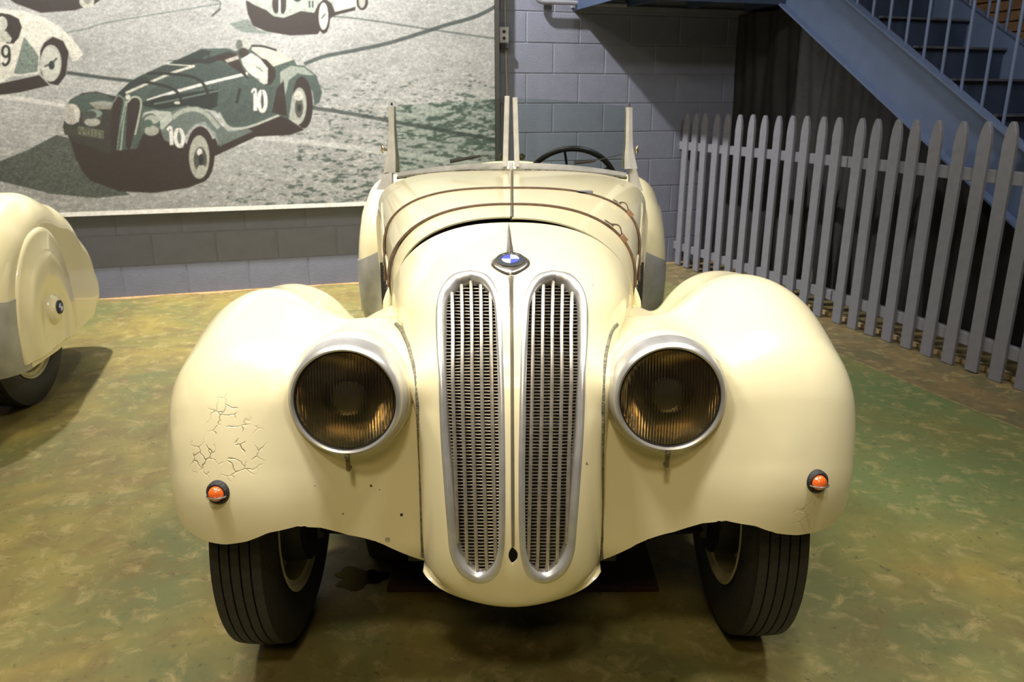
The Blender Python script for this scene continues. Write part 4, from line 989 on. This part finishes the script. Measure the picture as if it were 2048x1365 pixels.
# --- windscreen
ws=empty('windscreen',(0,3.22,1.04)); setp(ws,car); ws.location=(0,3.22,1.04)
YW=3.20
def cw(px,py,y=YW): return aty(px,py,y)
for sd in (-1,1):
    # bottom rail following the cowl
    pxs=np.linspace(1014 if sd<0 else 1032,795 if sd<0 else 1252,18)
    lo=[]; hi_=[]
    for x in pxs:
        t=abs(x-1023)/235; yb=338+16*t**2.4; yt=325+(21)*t**2.2
        yy=YW+.07*t
        lo.append(cw(x,yb+4,yy)); hi_.append(cw(x,yt+1,yy))
    lo=np.array(lo);hi_=np.array(hi_); n_=np.array([0,-.006,0])
    V=[];Fq=[]
    for a,b in zip(lo,hi_): V+=[a+n_,b+n_,b-n_,a-n_]
    for i in range(len(lo)-1):
        for k in range(4): Fq.append((4*i+k,4*i+(k+1)%4,4*i+4+(k+1)%4,4*i+4+k))
    m=MB(); m.add(V,Fq); m.build('bottom_rail',POST,ws)
    m=MB(); m.tube([p+np.array([0,-.016,.003]) for p in lo],.0065,8); m.build('sill_gasket',GASK,ws)
    # centre post
    xt,xb=(1014.2,1010.5) if sd<0 else (1030,1034)
    m=MB(); a=cw(xt,192 if sd<0 else 195,YW); b=cw(xb,334,YW); a2=a.copy(); 
    V=[]
    for p,w in ((a,.0092),(b,.0105)):
        for dx,dy in ((-w,-.007),(w,-.007),(w,.007),(-w,.007)): V.append(p+np.array([dx,dy,0]))
    m.add(V,[(0,1,2,3),(7,6,5,4),(0,4,5,1),(1,5,6,2),(2,6,7,3),(3,7,4,0)]); m.build('centre_post',POST,ws,False,bevel=.002)
    # outer post
    if sd<0: ctr=[(783.5,213,6.5),(784,250,7),(785,290,9),(784.5,320,13),(783,345,15.5)]; ft=[(779,345,8),(775,362,14),(772,380,20)]
    else: ctr=[(1258.5,215,6.5),(1258,250,7),(1257.5,290,8.5),(1258,315,12),(1260,338,15)]; ft=[(1267,338,9),(1271,358,12),(1276,382,17)]
    A=catmull(np.array(ctr),24); V=[];Fq=[]
    for (x,y,w) in A:
        l=cw(x-w,y,YW+.07); r=cw(x+w,y,YW+.07); c=cw(x,y,YW+.06)
        V+=[l,c,r,r+np.array([0,.02,0]),l+np.array([0,.02,0])]
    for i in range(len(A)-1):
        for k in range(5): Fq.append((5*i+k,5*i+(k+1)%5,5*i+5+(k+1)%5,5*i+5+k))
    Fq.append((0,1,2,3,4)); m=MB(); m.add(V,Fq); m.build('side_post',POST,ws,True,auto=25)
    A=catmull(np.array(ft),12); V=[];Fq=[]
    for (x,y,w) in A:
        yd=YW+.075-.0*w; l=cw(x-w,y,yd); r=cw(x+w*.6,y,yd-.02); V+=[l,r,r+np.array([0,.05,0]),l+np.array([0,.04,0])]
    for i in range(len(A)-1):
        for k in range(4): Fq.append((4*i+k,4*i+(k+1)%4,4*i+4+(k+1)%4,4*i+4+k))
    m=MB(); m.add(V,Fq); m.build('post_foot',POST,ws,True,auto=25)
    kx,ky=(766,298) if sd<0 else (1273,300)
    kc=cw(kx,ky,YW+.08); m=MB(); m.tube([kc+np.array([-sd*.02,0,-.006]),kc],.006,8); m.tube([kc+np.array([0,0,-.018]),kc+np.array([sd*.002,0,-.006]),kc+np.array([0,0,.006]),kc+np.array([sd*.006,0,.018])],[.003,.007,.007,.003],10); m.build('wing_nut',CHROME,ws)
    tp=cw(ctr[0][0],ctr[0][1]-2,YW+.08); m=MB(); m.lathe([(0,.004),(.008,.004),(.011,.001)],10,tp,(0,0,1)); m.build('post_stud',DARK if sd<0 else CHROME,ws)
    # glass pane with gently arched top
    gx=np.linspace(1013 if sd<0 else 1031,789 if sd<0 else 1252,16); V=[];Fq=[]
    for x in gx:
        t=abs(x-1023)/235; yy=YW+.07*t; V+= [cw(x,196+18*t**1.6,yy),cw(x,332+14*t**2.2,yy)]
    for i in range(15): Fq.append((2*i,2*i+1,2*i+3,2*i+2))
    o=meshobj('glass_pane',V,Fq,WGLASS,ws,False); s=o.modifiers.new('s','SOLIDIFY'); s.thickness=.004
    # wiper
    wx=(900,323,962,312,1004,312) if sd<0 else (1148,326,1190,322,1245,308)
    m=MB(); m.tube([cw(wx[0],wx[1],YW-.012),cw(wx[2],wx[3],YW-.012)],[.008,.005],8); m.tube([cw(wx[2],wx[3],YW-.014),cw(wx[4],wx[5],YW-.01)],.0018,6); m.build('wiper',DARK,ws)
    m=MB(); kp=cw(1005 if sd<0 else 1043,314,YW+.02); m.lathe([(-.008,.012),(.0,.014),(.008,.012),(.009,.001)],14,kp,(0,-1,0)); m.build('wiper_knob',DBRASS,ws)
m=MB(); c=cw(1022.5,331,YW-.012); m.tube([c+np.array([0,0,.014]),c+np.array([0,0,.010]),c,c+np.array([0,-.004,-.012]),c+np.array([0,-.006,-.024])],[.002,.0075,.0085,.0075,.004],12); m.build('centre_cap',POST,ws)
# steering wheel
sc=np.array([.262,3.62,.915]); sa=np.array([0,-.86,-.42]); sa/=np.linalg.norm(sa); u_=np.array([1.,0,0]); v_=np.cross(sa,u_)
if v_[2]<0: v_=-v_
sw=empty('steering_wheel',tuple(sc)); setp(sw,car); sw.location=sc
q=np.linspace(0,2*PI,49); m=MB(); m.tube([sc+.205*(math.cos(a)*u_+math.sin(a)*v_) for a in q],.0125,10,caps=False); m.build('wheel_rim',STEERP,sw)
for a in (100,145,35,250,290):
    a=math.radians(a+ (0)); m=MB(); m.tube([sc,sc+.2*(math.cos(a)*u_+math.sin(a)*v_)],.006,8); m.build('spoke',STEERP,sw)
m=MB(); m.lathe([(-.03,.03),(.0,.035),(.012,.02),(.014,.001)],20,sc,-sa); m.tube([sc,sc+sa*.5],.016,10); m.build('steering_column',STEERP,sw)
# --- wheels
def tyre(c,parent,name='road_wheel',R=.33,w=.070,flip=1):
    e=empty(name,tuple(c)); setp(e,parent); e.location=c
    pr=[(-.048,.205),(-.062,.225),(-.069,.255),(-.068,.285),(-.060,.308),(-.0535,.320)]
    ribs=[(-.0535,-.0375),(-.034,-.0185),(-.0150,.0000),(.0035,.0185),(.022,.0375)]
    edges=[-.0535,-.0345,-.0125,.0105,.0315,.0535]
    gx=[-.0535+.0214*k for k in range(6)]
    for k in range(5):
        a,b=gx[k]+(.0018 if k>0 else 0),gx[k+1]-(.0018 if k<4 else 0)
        h=lambda x: .3305-.9*x*x*1.3
        if k>0: pr+=[(a-.0003,h(a)-.009)]
        pr+=[(a,h(a)),( (a+b)/2,h((a+b)/2)),(b,h(b))]
        if k<4: pr+=[(b+.0003,h(b)-.009)]
    pr+=[(.060,.308),(.068,.285),(.069,.255),(.062,.225),(.048,.205)]
    m=MB(); m.lathe(pr,120,c,(1,0,0),closed=False); m.build('tyre',RUBBER,e,auto=50)
    m=MB(); m.lathe([(-.058,.212),(-.060,.205),(-.050,.198),(-.048,.185),(-.02,.178),(.02,.178),(.048,.185),(.050,.198),(.060,.205),(.058,.212)],64,c,(1,0,0)); m.build('rim',RIM,e)
    m=MB(); m.lathe([(.0,.178),(.012,.16),(.02,.12),(.034,.09),(.036,.05),(.036,.001)] if flip>0 else [(-x,r) for x,r in [(.0,.178),(.012,.16),(.02,.12),(.034,.09),(.036,.05),(.036,.001)]],48,c,(1,0,0)); m.build('wheel_disc',RIM,e)
    m=MB(); m.lathe([(-.085*flip,.001),(-.085*flip,.135),(-.03*flip,.14),(-.02*flip,.05)],40,c,(1,0,0)); m.build('brake_drum',DARK,e)
    return e
tyre(np.array([-.583,1.794,.3305]),car,flip=-1); tyre(np.array([.583,1.825,.3305]),car,flip=1)
# front axle: transverse leaf spring, wishbones, frame horns
m=MB()
for k in range(5): m.tube([(x,1.80,.50-.10*(abs(x)/.5)**2-.009*k) for x in np.linspace(-.48+.05*k,.48-.05*k,13)],.022,6,flat=.2)
m.build('leaf_spring',DARK,car)
for sd in (-1,1):
    m=MB(); m.tube([(sd*.20,1.70,.30),(sd*.49,1.80,.26)],.014,8); m.tube([(sd*.20,1.92,.30),(sd*.49,1.80,.26)],.014,8); m.tube([(sd*.49,1.80,.24),(sd*.49,1.80,.45)],.02,8); m.build('wishbone',DARK,car)
    m=MB(); m.box((sd*.20,2.3,.37),(.03,.75,.05)); m.build('frame_rail',DARK,car,False)
# --- rear wings (side = +1 template)
pc=[(4.14,.47,.40),(4.28,.50,.415),(4.54,.465,.375),(4.78,.41,.27),(4.93,.36,.16)]
def rear_sdf(X,Y,Z):
    d=None
    for a,b in zip(pc[:-1],pc[1:]):
        q=rcone(X*0,Y,Z,(0,a[0],a[1]),(0,b[0],b[1]),a[2],b[2]); d=q if d is None else smin(d,q,.03)
    r=.13; hw=.155+.0*Y; cx=.600-.11*np.clip((Y-4.2)/.9,0,1)
    a=d+r; b=np.abs(X-cx)-hw+r
    return np.sqrt(np.maximum(a,0)**2+np.maximum(b,0)**2)+np.minimum(np.maximum(a,b),0)-r
RV,RFc=surfnet(rear_sdf,(.38,3.68,.18),(.82,5.15,.96),.014)
zb=.245
def spatf(V): return np.hypot((V[:,1]-4.22)/1.0,(V[:,2]-.40)/1.0)-.335
g=np.minimum(RV[:,2]-zb, np.where((RV[:,0]<.70),np.hypot(RV[:,1]-4.22,RV[:,2]-.33)-.355,1.))
fr=RV[:,1]<3.86
g=np.where(fr,RV[:,2]-zb,g)
v1,f1=clip(RV,RFc,g); v1=np.array(v1)
gg=np.minimum(3.95-v1[:,1]+.0*v1[:,2],.625-.5*np.abs(v1[:,0]-.6)-v1[:,2]); vg,fg=clip(v1,f1,gg); vg=np.array(vg)
def spat_mesh(side):
    m=MB(); n=64; V=[];Fq=[]; X=.757
    prof=[(.318,-.012),(.314,.004),(.300,.008),(.245,.010),(.235,.016),(.20,.022),(.14,.020),(.125,.012),(.10,.010)]
    c=np.array([0,4.20,.37])
    for (r,h) in prof:
        for k in range(n):
            a=2*PI*k/n; z=c[2]+r*math.sin(a)*(1.32 if math.sin(a)>0 else 1.); cx=X-.11*max(0,(c[1]+r*math.cos(a)-4.2)/.9)
            V.append((side*(cx+h),c[1]+r*math.cos(a),z))
    V.append((side*(X+.008),c[1],c[2]))
    for i in range(len(prof)-1):
        for k in range(n): Fq.append((i*n+k,i*n+(k+1)%n,(i+1)*n+(k+1)%n,(i+1)*n+k))
    i=len(prof)-1
    for k in range(n): Fq.append((i*n+k,i*n+(k+1)%n,len(V)-1))
    V=np.array(V); V,Fq=clip(V,Fq,V[:,2]-zb-.03); return V,Fq
for sd in (-1,1):
    fl=lambda F_: F_ if sd>0 else [tuple(f[::-1]) for f in F_]
    o=meshobj('rear_wing',v1*np.array([sd,1,1]),fl(f1),PAINT,car); s=o.modifiers.new('s','SOLIDIFY'); s.thickness=.003; s.offset=-1
    o2=meshobj('stone_guard',vg*np.array([sd,1,1]),fl(fg),STEELG,o); s=o2.modifiers.new('s','SOLIDIFY'); s.thickness=.004; s.offset=1
    V,Fq=spat_mesh(sd); sp_=meshobj('wheel_spat',V,Fq,PAINT,car)
    bmm=bmesh.new(); bmm.from_mesh(sp_.data); bmesh.ops.recalc_face_normals(bmm,faces=bmm.faces); bmm.to_mesh(sp_.data); bmm.free()
    # teardrop hub boss with roundel
    m=MB(); m.lathe([(-.01,.075),(.012,.070),(.030,.055),(.038,.035),(.040,.001)],32,(sd*.750,4.20,.43),(sd,0,0)); hb=m.build('hub_boss',PAINT,sp_)
    cB=np.array([sd*.791,4.20,.44]); m=MB(); m.lathe([(-.004,.030),(.003,.030),(.004,.0005)],28,cB,(sd,0,0)); rb=m.build('roundel',BADGE,hb)
    for k in range(4):
        m=MB(); P=[cB+np.array([sd*.0052,0,0])]+[cB+np.array([sd*.0052,.019*math.cos(a),.019*math.sin(a)]) for a in np.linspace(k*PI/2,(k+1)*PI/2,9)]
        m.add(P,[tuple([0,i+1,i+2]) for i in range(8)]); m.build('quadrant',WHITE if k%2 else BLUE,rb,False)
    tyre(np.array([sd*.58,4.23,.3305]),car,flip=sd)
# ---------------------------------------------------------------- second roadster (copy, beside at the left)
def copy_tree(o,parent=None):
    c=o.copy(); COL.objects.link(c); mpi=o.matrix_parent_inverse.copy()
    if parent is not None: c.parent=parent; c.matrix_parent_inverse=mpi
    for ch in list(o.children): copy_tree(ch,c)
    return c
car2=copy_tree(car)
car2['label']='cream roadster cut off by the left edge, showing only its rear wing and spat'
YAW=math.radians(6.5)
# place so that hub boss of the x>0 side lands at its spot
tgt=np.array([-1.955,3.37]); loc=np.array([.80,4.22-3.0]); rot=np.array([[math.cos(YAW),-math.sin(YAW)],[math.sin(YAW),math.cos(YAW)]])
b=tgt-rot@loc; car2.location=(b[0],b[1],0); car2.rotation_euler=(0,0,YAW)
# ---------------------------------------------------------------- things under the car
m=MB(); m.box((.03,2.45,.008),(.375,.55,.008)); o=m.build('floor_mat',MAT,None,False,bevel=.003); tag(o,'dark maroon mat lying on the floor under the car nose','mat')
bm=bmesh.new(); bmesh.ops.create_cube(bm,size=1); bmesh.ops.subdivide_edges(bm,edges=bm.edges[:],cuts=5,use_grid_fill=True)
for v in bm.verts:
    p=v.co.normalized()*.5; v.co=v.co*.45+p*.55
    v.co+=Vector((random.uniform(-.02,.02),random.uniform(-.02,.02),random.uniform(-.02,.02)))
    v.co=Vector((v.co.x*.16-.36,v.co.y*.26+2.16,max(v.co.z*.17+.07,.0)))
me=bpy.data.meshes.new('canvas_bag'); bm.to_mesh(me); bm.free(); me.materials.append(BAG); me.polygons.foreach_set('use_smooth',[True]*len(me.polygons)); o=bpy.data.objects.new('canvas_bag',me); COL.objects.link(o); tag(o,'lumpy grey canvas bag on the floor beside the maroon mat under the car','bag')
s=o.modifiers.new('s','SUBSURF'); s.levels=1; s.render_levels=1
OIL=simple('wet_oil',(.006,.006,.008),.08,0,.1,20)
m=MB(); n=40; V=[(-.43,1.97,.0016)]; 
for k in range(n):
    a=2*PI*k/n; r=1+.25*math.sin(3*a+1)+.15*math.sin(7*a); V.append((-.43+.075*r*math.cos(a),1.97+.05*r*math.sin(a),.001))
m.add(V,[(0,k+1,(k+1)%n+1) for k in range(n)]); o=m.build('oil_puddle',OIL,None); tag(o,'small glossy black oil puddle on the floor behind the left front tyre','puddle')
m=MB(); m.tube([fpt(-5.5,.22,.012),fpt(-5.5,.22,.18),fpt(-5.5,.22,.26)],[.028,.026,.012],14); o=m.build('white_bottle',WHITE,None); tag(o,'small white bottle standing on the floor behind the fence','bottle')
for o in list(bpy.data.objects):
    if o.type=='MESH' and any(m.type=='SOLIDIFY' for m in o.modifiers) and len(o.data.polygons)>60:
        e=o.modifiers.new('e','EDGE_SPLIT'); e.split_angle=math.radians(50)
print('objects',len(bpy.data.objects),'tris',sum(len(o.data.polygons) for o in bpy.data.objects if o.type=='MESH'))
